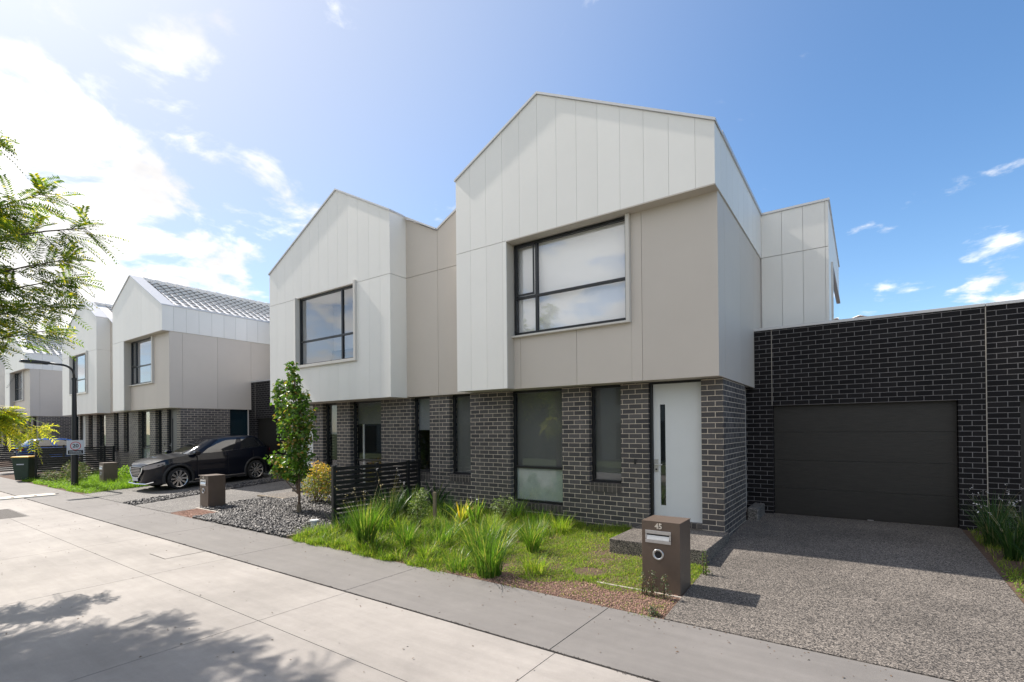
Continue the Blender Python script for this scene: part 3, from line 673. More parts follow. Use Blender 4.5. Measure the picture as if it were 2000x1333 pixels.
GH = 'pairs of gabled townhouses along the street'
hr, o1 = house_right('large nearest two storey townhouse with white gable over beige box and tall white front door', GH)
hl, o2 = house_left('white gabled two storey townhouse second from the right with the young tree in front', GH)
lab = [('beige and white gabled townhouse with tiled roof behind the black car', 'narrow looking white gabled townhouse behind the street lamp and slatted fence'),
       ('distant beige sided gabled townhouse behind the blue car with its window propped open', 'farthest pale townhouse cut by the left edge of the photo')]
for k, off in enumerate((Vector((-18.97, -.29, .12)), Vector((-38.75, -.29, .26)))):
    for src, lb in ((hr, lab[k][0]), (hl, lab[k][1])):
        c = copy_tree(src); c.location = src.location+off; c['label'] = lb
        if src is hr:
            for ch in c.children:
                if ch.name.startswith('door') and not ch.name.startswith(('door_frame', 'doorbell', 'doorx')):
                    ch.data = ch.data.copy(); ch.data.materials[0] = M['greydoor']; ch['label'] = 'grey front door'
                if ch.name.startswith('window') and len(ch.children) and k == 0 and any(g.name.startswith('sash') for g in ch.children):
                    for g in list(ch.children):
                        if g.name.startswith('blind'): bpy.data.objects.remove(g)
            if k == 1:
                for ch in list(c.children):
                    for g in list(ch.children):
                        if g.name.startswith('sash'):
                            g.data = g.data.copy()
                            for v in g.data.vertices:
                                q = 3.53+1.644-v.co.z; v.co.y -= q*.42; v.co.z += q*.06
                        elif g.name.startswith('blind') and any(h.name.startswith('sash') for h in ch.children): bpy.data.objects.remove(g)
# neighbour's garage at the right edge
org = Vector((3.3, 10.9, -1.7)); ng = thing('garage', 'black brick garage at the right edge beyond the pale vertical joint', 'garage', org)
garage(ng, org, 1.618, 5.3, 2.0, 4.7); MB().box(1.609, 1.621, 10.915, 10.93, -1.9, 1.905).build('control_joint', M['edging'], ng, org)
# house far behind, only its tiled ridge shows above the garage parapet
org = Vector((0, 28, -1.9)); fh = thing('house', 'distant house whose tiled ridge just shows above the garage parapet', 'house', org)
MB().box(-6, 5.8, 28.3, 36, -1.9, 2.2).build('wall', M['house_far'], fh, org)
rooftiles(-6.3, -.1, 2.1, 5.10, 28, 36, fh, org); rooftiles(6.1, -.1, 2.1, 5.10, 28, 36, fh, org)

# ------------------------------------------------------------------ foliage helpers
def leaves(P0, size, up_bias=.6, aspect=.6, jit=.35, seed=1, droop=0):
    """pointed folded leaves at points P0 -> arrays of verts, quads (4 verts, 1 quad folded along the middle as 2 tris)"""
    r = np.random.default_rng(seed); n = len(P0)
    s = size*(1+jit*r.uniform(-1, 1, n))[:, None]
    nrm = r.normal(0, 1, (n, 3)); nrm[:, 2] = np.abs(nrm[:, 2])+up_bias; nrm /= np.linalg.norm(nrm, axis=1)[:, None]
    t = r.normal(0, 1, (n, 3)); t[:, 2] -= droop; t -= (t*nrm).sum(1)[:, None]*nrm; t /= np.linalg.norm(t, axis=1)[:, None]
    b = np.cross(nrm, t)
    v0 = P0; v1 = P0+t*s*.45+b*s*aspect*.5+nrm*s*.10; v2 = P0+t*s-nrm*s*.08; v3 = P0+t*s*.45-b*s*aspect*.5+nrm*s*.10
    V = np.stack([v0, v1, v2, v3], 1).reshape(-1, 3); o = np.arange(n)*4
    return V, np.concatenate([np.stack([o, o+1, o+2], 1), np.stack([o, o+2, o+3], 1)])
def in_blob(c, r3, n, seed, shell=.55):
    r = np.random.default_rng(seed); d = r.normal(0, 1, (n, 3)); d /= np.linalg.norm(d, axis=1)[:, None]
    k = shell+(1-shell)*r.uniform(0, 1, n)**.5; k *= r.uniform(.55, 1, n)**.4
    return np.array(c)+d*np.array(r3)*k[:, None]
def blades(base, h, width, lean, seed, curve=.5, seg=4, az=None):
    """arching strap leaves; base (n,3), h (n,), lean (n,) outward reach as a fraction of h"""
    r = np.random.default_rng(seed); n = len(base)
    a = r.uniform(0, 2*np.pi, n) if az is None else az
    d = np.stack([np.cos(a), np.sin(a), np.zeros(n)], 1); sd = np.stack([-np.sin(a), np.cos(a), np.zeros(n)], 1)
    tw = r.uniform(-.9, .9, n)[:, None]; sd = sd*np.cos(tw)+d*np.sin(tw)*.8
    rows = []
    for k in range(seg+1):
        t = k/seg; z = h*(t-curve*lean*t**2.2*.55); x = h*lean*t**1.7
        c = base+d*x[:, None]+np.array([0, 0, 1.])*z[:, None]
        wd = width*(1-t**2.5)*.5+.0004
        rows.append(c-sd*wd[:, None]); rows.append(c+sd*wd[:, None])
    V = np.stack(rows, 1).reshape(-1, 3); m_ = 2*(seg+1); o = np.arange(n)*m_; F = []
    for k in range(seg): F.append(np.stack([o+2*k, o+2*k+1, o+2*k+3, o+2*k+2], 1))
    return V, np.concatenate(F)
def tuft(name, label, cat, x, y, n, h, width, lean, m, group=None, seed=1, spread=.06, flowers=0, parent_z=None, hj=.35, fl_mat='straw', flh=1.25):
    z = (gz(y) if parent_z is None else parent_z)-.01; r = np.random.default_rng(seed)
    a = r.uniform(0, 6.28, n); q = np.sqrt(r.uniform(0, 1, n))*spread
    b = np.stack([x+np.cos(a)*q, y+np.sin(a)*q, np.full(n, z)], 1)
    hh = h*(1-hj*r.uniform(0, 1, n)**1.3); ln = lean*r.uniform(.15, 1.2, n)
    V, F = blades(b, hh, np.full(n, width)*r.uniform(.6, 1.1, n), ln, seed+5, az=a+r.normal(0, .6, n))
    if not flowers:
        o = npmesh(name, V, F, M[m], None, (x, y, z)); o.location = (x, y, z); return tag(o, label, cat, group)
    t = thing(name, label, cat, (x, y, z), group)
    npmesh('leaves', V, F, M[m], t, (x, y, z))
    a = r.uniform(0, 6.28, flowers); b = np.stack([x+np.cos(a)*spread*.5, y+np.sin(a)*spread*.5, np.full(flowers, z)], 1)
    hh = h*flh*r.uniform(.8, 1.1, flowers); ln = lean*r.uniform(.3, 1.0, flowers)
    V, F = blades(b, hh, np.full(flowers, .004), ln, seed+9, az=a, seg=6, curve=.6)
    tips = V.reshape(flowers, -1, 3)[:, -1]
    npmesh('flower_stalks', V, F, M['straw'], t, (x, y, z))
    P0 = np.repeat(tips, 5, 0)+r.normal(0, .012, (flowers*5, 3)); V, F = leaves(P0, .022, seed=seed)
    npmesh('flowers', V, F, M[fl_mat], t, (x, y, z))
    return t
def bush(name, label, cat, x, y, blobs, size, m, seed=1, group=None, stems=8, tips=None, z0=None, aspect=.45):
    """blobs: list of (dx,dy,dz,rx,ry,rz,n)"""
    z = gz(y) if z0 is None else z0; t = thing(name, label, cat, (x, y, z), group); Ps = []
    for i, (dx, dy, dz, rx, ry, rz_, n) in enumerate(blobs): Ps.append(in_blob((x+dx, y+dy, z+dz), (rx, ry, rz_), n, seed+i, .35))
    P0 = np.concatenate(Ps); V, F = leaves(P0, size, .3, aspect, seed=seed); npmesh('foliage', V, F, M[m], t, (x, y, z))
    mb = MB(); r = np.random.default_rng(seed)
    for i in range(stems):
        b = blobs[i % len(blobs)]; e = (x+b[0]+r.uniform(-.6, .6)*b[3], y+b[1]+r.uniform(-.6, .6)*b[4], z+b[2]+r.uniform(.0, .8)*b[5])
        mb.tube([(x+r.uniform(-.03, .03), y+r.uniform(-.03, .03), z-.02), ((x+e[0])/2+r.uniform(-.03, .03), (y+e[1])/2, (z+e[2])/2+.03), e], [.008, .006, .003], 5)
    mb.build('stems', M['barkg'], t, (x, y, z))
    if tips:
        V, F = leaves(P0[np.argsort(-P0[:, 2]+rng.normal(0, .12, len(P0)))[:tips]]+np.array([0, 0, .01]), size*.8, seed=seed+3); npmesh('flowers', V, F, M['flower'], t, (x, y, z))
    return t

# ------------------------------------------------------------------ lawn and ground cover of the front gardens
def clumpy(x, y, f=1.0):
    return (np.sin(x*3.1*f+1.3)*np.cos(y*2.7*f+.4)+np.sin(x*7.3*f+y*4.1)*.6+np.sin(x*13.1-y*9.7*f)*.4)/2
def lawn(n, x0, x1, y0, y1, dens, hfun, m, name, seed, width=.006):
    r = np.random.default_rng(seed); x = r.uniform(x0, x1, n); y = r.uniform(y0, y1, n); k = r.uniform(0, 1, n) < dens(x, y); x, y = x[k], y[k]
    z = np.array([gz(q) for q in y]); h = hfun(x, y)*r.uniform(.5, 1.15, len(x))
    V, F = blades(np.stack([x, y, z-.005], 1), h, np.full(len(x), width), r.uniform(.2, 1.3, len(x)), seed, seg=2)
    return tag(npmesh(name, V, F, M[m]), kind='stuff')
def edge(x): return 4.97-.05*np.clip(-4.4-x, 0, 1)+.05*np.sin(x*4.3)+.04*np.sin(x*11)
def dens45(x, y):
    d = np.clip(.75+.8*clumpy(x, y), .12, 1)*(y > edge(x))
    bare = (x > -4.6)*(y < 5.15+.45*np.clip((x+4.6)/2.5, 0, 1)+.12*np.sin(x*6)); d = np.where(bare > 0, d*.10, d)
    d = np.where((np.abs(x+3.0)**2+(y-5.95)**2*1.5) < .05, .08, d)
    d *= ~((x > -3.14) & (y > 6.9)); d *= ~((x > -2.16) & (x < -1.6) & (y > 5.66) & (y < 6.13))
    return d
def h45(x, y): return .035+.03*np.clip(clumpy(x, y), 0, 1)+.13*np.clip((y-7.3)/.9, 0, 1)*(x < -3.3)+.13*np.clip((-4.2-x)/2, 0, 1)*np.clip(.5+clumpy(x*1.3, y+2, 1.4), 0, 1)
lawn(150000, -8.45, -1.70, 4.90, 8.28, dens45, h45, 'grass', 'lawn', 11)
def gcover(n, x0, x1, y0, y1, dens, size, m, name, seed, zr=.03):
    r = np.random.default_rng(seed); x = r.uniform(x0, x1, n); y = r.uniform(y0, y1, n); k = r.uniform(0, 1, n) < dens(x, y); x, y = x[k], y[k]
    z = np.array([gz(q) for q in y])+r.uniform(.0, zr, len(x))*(1+np.clip(clumpy(x, y, 1.7), 0, 1)*1.5)
    V, F = leaves(np.stack([x, y, z], 1), size, 1.2, .6, seed=seed); return tag(npmesh(name, V, F, M[m]), kind='stuff')
gcover(42000, -8.6, -1.70, 4.98, 7.9, lambda x, y: dens45(x, y)*np.clip(.45+clumpy(x+4, y, .8), .05, 1), .022, 'grass', 'clover_ground_cover', 12)
gcover(5000, -8.5, -1.7, 4.96, 7.6, lambda x, y: .5*(y > 4.97)*(~((x > -3.14) & (y > 6.9))), .02, 'straw', 'leaf_litter', 13, .008)
def densT(x, y): return np.clip(clumpy(x*1.2+3, y*1.4, 1.2)+.25, 0, 1)*(x < -4.2)*(y > 5.0)*np.clip((-3.9-x)/1.5, 0, 1)
lawn(30000, -8.4, -4.0, 4.98, 8.25, densT, lambda x, y: .16+.16*np.clip(clumpy(x*1.6, y*1.3+1, 1.1)+.3, 0, 1), 'grass', 'tall_grass', 14, .007)
lawn(9000, -8.4, -3.6, 4.98, 8.25, densT, lambda x, y: .22+.18*np.clip(clumpy(x*1.6, y*1.3+1, 1.1)+.3, 0, 1), 'strap', 'tall_grass', 15, .009)
lawn(1800, -8.4, -3.4, 4.98, 8.0, densT, lambda x, y: .25+0*x, 'straw', 'dry_grass', 16, .006)
# pink gravel strip in front of the number 45 mailbox
def pebbles(n, poly_test, x0, x1, y0, y1, s0, s1, m, name, seed, flat=.35, lift=.0):
    r = np.random.default_rng(seed); x = r.uniform(x0, x1, n); y = r.uniform(y0, y1, n); k = poly_test(x, y); x, y = x[k], y[k]; n = len(x)
    z = np.array([gz(q) for q in y])+r.uniform(0, .03, n)*(s1*12)+lift
    ex = np.stack([r.uniform(.6, 1.3, n), r.uniform(.35, .8, n), r.uniform(.5, 1.2, n)*flat], 1)*r.uniform(s0, s1, n)[:, None]
    cube = np.array([(-1, -1, -1), (1, -.8, -1), (.8, 1, -1), (-1, .9, -1), (-.7, -.6, 1), (.8, -.7, 1), (.5, .8, 1), (-.8, .6, 1)], float)*.5
    v = cube[None]*ex[:, None, :]*r.uniform(.8, 1.2, (n, 8, 3)); A = r.uniform(0, 6.28, n); B = r.normal(0, .45, n); Cc = r.normal(0, .35, n)
    def rot(v, i, j, t): c, s = np.cos(t)[:, None], np.sin(t)[:, None]; a, b = v[:, :, i].copy(), v[:, :, j].copy(); v[:, :, i] = a*c-b*s; v[:, :, j] = a*s+b*c
    rot(v, 0, 2, B); rot(v, 1, 2, Cc); rot(v, 0, 1, A); v += np.stack([x, y, z], 1)[:, None, :]
    f = np.array([(0, 3, 2, 1), (4, 5, 6, 7), (0, 1, 5, 4), (1, 2, 6, 5), (2, 3, 7, 6), (3, 0, 4, 7)]); F = (f[None]+np.arange(n)[:, None, None]*8).reshape(-1, 4)
    return tag(npmesh(name, v.reshape(-1, 3), F, M[m]), kind='stuff')
pebbles(9000, lambda x, y: (y < 5.12+.5*np.clip((x+4.6)/2.5, 0, 1)+.1*np.sin(x*6)) & (x < -1.68) & (y > 4.975), -4.8, -1.66, 4.97, 5.7, .008, .022, 'pink', 'pink_gravel', 21)
# slate bed of number 43
sheet([(-13.42, 4.975), (-8.55, 4.975), (-8.55, 8.31), (-12.72, 8.31), (-12.72, 7.40), (-14.0, 7.40), (-13.6, 5.7)], 'slate_bed', M['ink'], .004)
def in_bed(x, y):
    k = (x > -13.6) & (x < -8.50) & (y > 4.99) & (y < 8.3)
    k &= ~((x < -12.20) & (y < 5.62)) | ((x > -12.6+(5.62-y)*.9) & (y < 5.62) & (x > -12.20-.35*0)); k &= ~((x < -12.2-.0) & (y < 5.62)) 
    k &= (x > -13.55+.0*y); k &= ~((x < -12.7) & (y > 7.38)); return k
pebbles(26000, in_bed, -13.7, -8.45, 4.98, 8.3, .025, .085, 'slate', 'slate_chips', 22, .28, .012)
pebbles(2500, lambda x, y: (x > -12.3+(y-5.0)*.1) & (x < -11.6) & (y < 5.62), -12.4, -11.5, 4.98, 5.7, .025, .08, 'slate', 'slate_chips', 24, .28, .012)
sl = lambda x, y: (x > -16.60-(y-5)*.235) & (x < -15.72-(y-5)*.235)
sheet([(-16.55, 4.975), (-15.75, 4.975), (-17.1, 10.9), (-17.6, 10.9)], 'slate_strip', M['ink'], .003)
pebbles(9000, sl, -18.4, -15.6, 4.98, 10.8, .03, .08, 'slate', 'slate_chips', 23, .3, .01)
sheet([(-13.42, 4.974), (-11.9, 4.974), (-12.2, 5.58), (-13.55, 5.58)], 'pink_gravel_pad', M['pink'], .010)
pebbles(3500, lambda x, y: (y < 5.57) & (x < -11.95-(y-4.97)*.4), -13.5, -11.8, 4.98, 5.6, .008, .022, 'pink', 'pink_gravel', 25, .5, .008)
tag(MB().box(-13.62, -12.15, 5.57, 5.64, -1.99, gz(5.6)+.022).build('concrete_edging', M['edging'], bevel=.006), 'pale concrete strip in front of mailbox 43 beside the slate bed', 'edging strip')
tag(MB().box(-2.72, -1.68, 5.63, 5.655, -1.99, gz(5.6)+.012).build('concrete_edging', M['edging'], bevel=.006), 'thin pale concrete strip at the foot of mailbox 45', 'edging strip')
tag(MB().box(-14.0, -12.66, 7.32, 7.40, -1.95, gz(7.35)+.05).build('timber_edging', M['timber'], bevel=.005), 'dark timber edging between slate bed and porch of the second house', 'edging strip')
MBt = MB().box(-8.55, -8.49, 4.99, 6.0, -1.99, gz(5.5)+.03)
tag(MBt.build('timber_edging', M['timber'], bevel=.004), 'dark edging board between the slate bed and the lawn', 'edging strip')
# right hand border
lawn(9000, 1.36, 2.02, 4.99, 10.9, lambda x, y: np.clip(.4+clumpy(x, y), .15, 1)*(x > 1.37), lambda x, y: .05+.05*(y > 7), 'grass', 'lawn', 31)
gcover(3500, 1.33, 2.2, 4.98, 8.2, lambda x, y: np.clip(.3+clumpy(x, y), .05, 1), .035, 'lime', 'weeds_ground_cover', 32, .05)
for i, (x, y, h, n, fl) in enumerate(((1.62, 10.45, .80, 110, 6), (1.50, 9.85, .72, 120, 5), (1.85, 9.60, .80, 120, 6), (1.60, 9.15, .65, 120, 4), (1.95, 8.95, .78, 110, 5), (1.72, 8.5, .55, 100, 3), (2.05, 8.2, .55, 90, 3))):
    places = ['against the garage wall, farthest back in the right border', 'on the driveway edge, second from the back in the right border', 'with white flowers under the pale wall joint', 'bulging over the driveway edge in the middle of the right border',
              'with white flowers at the right edge of the photo', 'low and nearest the driveway in the right border', 'lowest one at the right edge nearest the camera']
    tuft('flax_lily', 'dark green strappy clump '+places[i], 'strappy plant', x, y, n, h, .014, .55, 'strapd', 'strappy clumps of the right hand border', seed=40+i, spread=.10, flowers=fl, fl_mat='petal', flh=1.1)
# left garden (numbers 41 / 39)
def densL(x, y): return np.clip(.7+clumpy(x, y), .1, 1)*(y > 5.02+.08*np.sin(x*3))*(x < -20.0-(y-5)*.12)
lawn(26000, -28.0, -19.9, 4.98, 7.9, densL, lambda x, y: .10+.22*np.clip((x+26)/3, 0, 1)*np.clip((y-5.1), 0, 1), 'lime', 'garden_ground_cover', 33, .012)
gcover(22000, -28.0, -19.9, 4.99, 7.6, lambda x, y: densL(x, y), .045, 'lime', 'garden_ground_cover', 34, .10)

# ------------------------------------------------------------------ front garden plants of number 45
tuft('strappy_clump', 'tall dark strappy clump with dry seed stalks at the foot of the black fence', 'strappy plant', -6.62, 5.22, 320, .90, .013, .46, 'strap', seed=50, spread=.12, flowers=16, flh=1.22)
tuft('strappy_clump', 'smaller green clump with a yellow blade just right of the tall one by the fence', 'strappy plant', -5.95, 5.50, 130, .52, .012, .65, 'strap', seed=51, spread=.08)
tuft('strappy_clump', 'strappy clump growing close along the middle of the black fence', 'strappy plant', -7.45, 6.4, 240, .88, .013, .55, 'strapd', seed=52, spread=.14, flowers=6, fl_mat='petal')
tuft('strappy_clump', 'dark clump beside the fence behind the tall strappy clump', 'strappy plant', -7.8, 7.3, 180, .80, .014, .6, 'strapd', seed=60, spread=.14)
tuft('grass_tussock', 'large loose green tussock nearest the footpath in the middle of the lawn', 'tussock', -4.05, 5.18, 320, .80, .010, .62, 'strap', seed=53, spread=.16, hj=.6)
tuft('grass_tussock', 'bright tussock between the footpath and the blue flowered iris', 'tussock', -4.85, 5.95, 220, .66, .010, .75, 'strap', seed=54, spread=.16, hj=.5)
tuft('grass_tussock', 'upright tussock below the wide window, rightmost of the tall clumps', 'tussock', -4.15, 6.40, 170, .60, .009, .6, 'strap', seed=55, spread=.09, hj=.4)
tuft('grass_tussock', 'small drooping tussock on the footpath edge with dry brown blades', 'tussock', -5.35, 5.32, 110, .34, .009, .9, 'grass', seed=56, spread=.10, hj=.5)
tuft('grass_tussock', 'tall grass tussock against the brick wall under the wide window', 'tussock', -5.0, 7.95, 150, .42, .009, .6, 'strap', seed=57, spread=.35, hj=.5)
tuft('spear_lily', 'broad leaved spear lily where the black fence meets the brick wall', 'spear lily', -7.75, 8.0, 22, .85, .055, .6, 'strapd', seed=58, spread=.07)
tuft('striped_lily', 'yellow striped lily beside the short timber stake', 'striped lily', -6.25, 7.15, 34, .60, .045, .6, 'variegated', seed=59, spread=.06)
tuft('iris', 'pale broad leaved iris with a faded blue flower behind the tussocks', 'iris', -5.9, 7.15, 44, .70, .035, .5, 'strap', seed=61, spread=.08, flowers=3, fl_mat='petal', flh=.95)
bush('round_shrub', 'small round twiggy shrub on the lawn just left of the timber stake', 'shrub', -6.75, 6.55, [(0, 0, .42, .23, .23, .26, 900), (.05, .03, .66, .13, .13, .16, 260), (-.1, 0, .22, .16, .16, .12, 200)], .04, 'shrub', seed=70, z0=gz(6.55))
bush('pale_shrub', 'pale green speckled shrub under the narrow window by the party wall', 'shrub', -5.75, 7.75, [(0, 0, .30, .26, .2, .24, 420), (.2, 0, .40, .14, .14, .18, 160)], .035, 'shrub', seed=71)
for i, (x, y, h, lb) in enumerate(((-1.83, 5.50, .30, 'thin weed growing against the right front corner of mailbox 45'), (-1.98, 5.52, .32, 'dry seeding weed in front of mailbox 45, middle of the three'), (-2.08, 5.53, .26, 'short seeding weed in front of the left half of mailbox 45'), (-1.66, 6.55, .34, 'leafy weed growing beside the corner of the porch slab'), (-1.80, 5.02, .10, 'dark low weed where footpath, gravel and driveway meet'))):
    bush('weed', lb, 'weed', x, y, [(0, 0, h*.6, .05, .05, h*.45, 70), (.02, 0, h*.2, .08, .07, h*.2, 70)], .026, 'greyshrub' if i != 3 else 'strap', seed=80+i, stems=4)
st = tag(MB().box(-6.98, -6.91, 7.14, 7.18, gz(7.16)-.05, gz(7.16)+.62).build('timber_stake', M['timber'], bevel=.004), 'short weathered timber stake standing in the lawn by the yellow lily', 'stake')

# ------------------------------------------------------------------ number 43 garden: bush and young tree
bush('flowering_bush', 'loose yellow green bush with orange flowers in front of the second house', 'bush', -11.35, 7.45,
     [(0, 0, .45, .45, .35, .40, 900), (-.35, 0, .55, .25, .25, .35, 350), (.40, 0, .62, .28, .28, .42, 500), (.05, .05, .85, .28, .25, .22, 300), (.65, -.05, .35, .25, .25, .3, 300)], .055, 'yshrub', seed=90, stems=16, tips=420)
def young_tree(x, y):
    z = gz(y); t = thing('young_tree', 'slim young tree with glossy green leaves rising from the slate bed', 'tree', (x, y, z)); o = (x, y, z)
    mb = MB().tube([(x, y, z-.05), (x+.02, y, z+.5), (x-.03, y+.01, z+1.2), (x-.02, y, z+2.0), (x-.12, y, z+2.8), (x-.20, y, z+3.35)], [.032, .026, .023, .018, .012, .005], 8)
    mb.build('trunk', M['barkg'], t, o)
    MB().tube([(x+.0, y, z-.04), (x+.0, y, z+.22)], .05, 8).build('trunk_guard', M['timber'], t, o)
    bl = [(-.24, 0, 3.28, .12, .12, .26, 230), (-.16, 0, 2.98, .17, .17, .28, 420), (-.75, .05, 2.95, .20, .16, .22, 300), (-.82, 0, 2.68, .17, .17, .22, 260), (-.62, 0, 2.35, .24, .2, .28, 380),
          (-.12, 0, 2.55, .34, .3, .36, 850), (.15, 0, 2.25, .34, .3, .32, 650), (-.25, 0, 2.0, .40, .34, .36, 950), (.18, .02, 1.85, .32, .3, .3, 620), (-.12, 0, 1.55, .36, .32, .32, 800), (.10, 0, 1.3, .30, .26, .26, 520),
          (-.62, 0, 1.12, .34, .26, .20, 560), (-.95, 0, 1.22, .26, .2, .15, 300), (-.70, -.05, .92, .22, .2, .16, 260), (-.25, 0, 1.02, .34, .28, .26, 620), (.12, 0, 1.0, .2, .2, .22, 300), (-.15, 0, .80, .2, .16, .14, 160), (.28, 0, 2.62, .12, .12, .22, 90)]
    P0 = np.concatenate([in_blob((x+b[0], y+b[1], z+b[2]), (b[3]*1.12, b[4]*1.1, b[5]), int(b[6]*.46), 100+i, .3) for i, b in enumerate(bl)])
    V, F = leaves(P0, .088, .25, .74, seed=101, droop=.8); npmesh('crown', V, F, M['pear'], t, o)
    lb = MB()
    for i, b in enumerate(bl): zs = max(.45, b[2]-.5); lb.tube([(x-.02-.06*zs/2.5, y, z+zs), (x+b[0]*.6, y+b[1], z+b[2]-.2), (x+b[0], y+b[1], z+b[2]+.05)], [.014, .009, .004], 5)
    lb.build('branches', M['barkg'], t, o); return t
young_tree(-10.46, 6.42)
for x, y, lb in ((-8.80, 5.72, 'white capped pipe riser standing in the slate bed by the fence'),):
    t = thing('pipe_riser', lb, 'pipe', (x, y, gz(y))); o = (x, y, gz(y))
    MB().tube([(x, y, gz(y)-.02), (x, y, gz(y)+.14)], .055, 16).build('pipe', M['pvc'], t, o); MB().tube([(x, y, gz(y)+.138), (x, y, gz(y)+.165)], .085, 20).build('cap', M['pvc'], t, o)

# ------------------------------------------------------------------ mailboxes
def mailbox(x, y, num, label, sign=1, lidover=.0):
    z = gz(y+.2); wd, dp, h = .445, .41, .80; t = thing('mailbox', label, 'mailbox', (x, y, z), 'brown pillar mailboxes'); o = (x, y, z)
    MB().box(x, x+wd, y, y+dp, z-.06, z+h).build('body', M['mailbox'], t, o, bevel=.004)
    MB().box(x-lidover, x+wd+.004, y-lidover*.3, y+dp+.004, z+h+.001, z+h+.012).build('lid', M['mailbox'], t, o, bevel=.002)
    sx0, sx1, s0, s1 = x+.045, x+.345, z+.56, z+.705
    f = MB().box(sx0, sx1, y-.012, y-.001, s0, s0+.040).box(sx0, sx1, y-.012, y-.001, s1-.040, s1).box(sx0, sx0+.018, y-.012, y-.001, s0+.045, s1-.045).box(sx1-.018, sx1, y-.012, y-.001, s0+.045, s1-.045)
    fo = f.build('slot_plate', M['steel'], t, o, bevel=.002)
    MB().box(sx0+.018, sx1-.018, y-.004, y-.0008, s0+.040, s1-.040).build('slot_opening', M['dark'], fo, o)
    MB().prism([(y-.020, s0+.040), (y-.012, s0+.040), (y+.0, s1-.058), (y-.004, s1-.058)], sx0+.02, sx1-.02, 'x').build('flap', M['steel'], fo, o)
    cx_, cz = x+.195, z+.43
    ring = MB(); nn = 28
    prof = [(.066, -.001), (.066, -.010), (.058, -.016), (.044, -.012), (.040, -.001)]
    vs = [(cx_+r_*math.cos(2*math.pi*k/nn), y+dy, cz+r_*math.sin(2*math.pi*k/nn)) for k in range(nn) for r_, dy in prof]
    q = len(prof); ring.add(vs, [(k*q+j, k*q+j+1, ((k+1) % nn)*q+j+1, ((k+1) % nn)*q+j) for k in range(nn) for j in range(q-1)])
    ro = ring.build('newspaper_ring', M['steel'], t, o, smooth=True)
    MB().tube([(cx_, y-.0035, cz), (cx_, y-.0008, cz)], .041, 24).build('newspaper_hole', M['dark'], ro, o)
    if num: text(num, .085, M['num'], 'number', t, (.20, -.004, .755), (math.pi/2, 0, 0))
    return t
mailbox(-2.15, 5.68, '45', 'brown steel mailbox numbered 45 beside the nearest driveway')
mailbox(-13.64, 5.69, '43', 'brown mailbox numbered 43 at the corner of the slate bed', lidover=.05)
mailbox(-22.45, 6.05, '', 'distant brown mailbox half buried in bright green plants by the black car')

# ------------------------------------------------------------------ fences
def slat_fence(x, y0, y1, label, z1=-.71, posts=3, yend=8.30):
    zt = z1; t = thing('slat_fence', label, 'fence', (x, y0, gz(y0)), 'black slatted fences between the gardens'); o = (x, y0, gz(y0))
    ys = [y0, (y0+yend)/2-.1, yend-.38]
    s = MB(); zt_ = zt; k = 0; z = zt-.075
    while z > gz(y0)+.02 and k < 14: s.box(x-.012, x+.012, y0+.05, yend, z, z+.067); z -= .093; k += 1
    s.build('slats', M['blackwood'], t, o, bevel=.002)
    for y in ys+[yend-.06]:
        p = MB().box(x-.035, x+.035, y-.035, y+.035, gz(y)-.1, zt+.012)
        po = p.build('post', M['blackwood'], t, o, bevel=.003)
        if y != ys[-1]+99: MB().box(x-.038, x+.038, y-.038, y+.038, zt+.012, zt+.022).build('post_cap', M['blackwood'], po, o, bevel=.002)
    return t
slat_fence(-8.52, 5.97, 8.3, 'black horizontal slat fence between the slate bed and the lawn')
slat_fence(-27.5, 5.36, 8.0, 'distant black slat fence behind the street lamp and green bin', z1=-.60, yend=7.98)
slat_fence(-33.6, 5.2, 8.0, 'far black slat fence at the left edge behind the green bin', z1=-.62, yend=7.98)

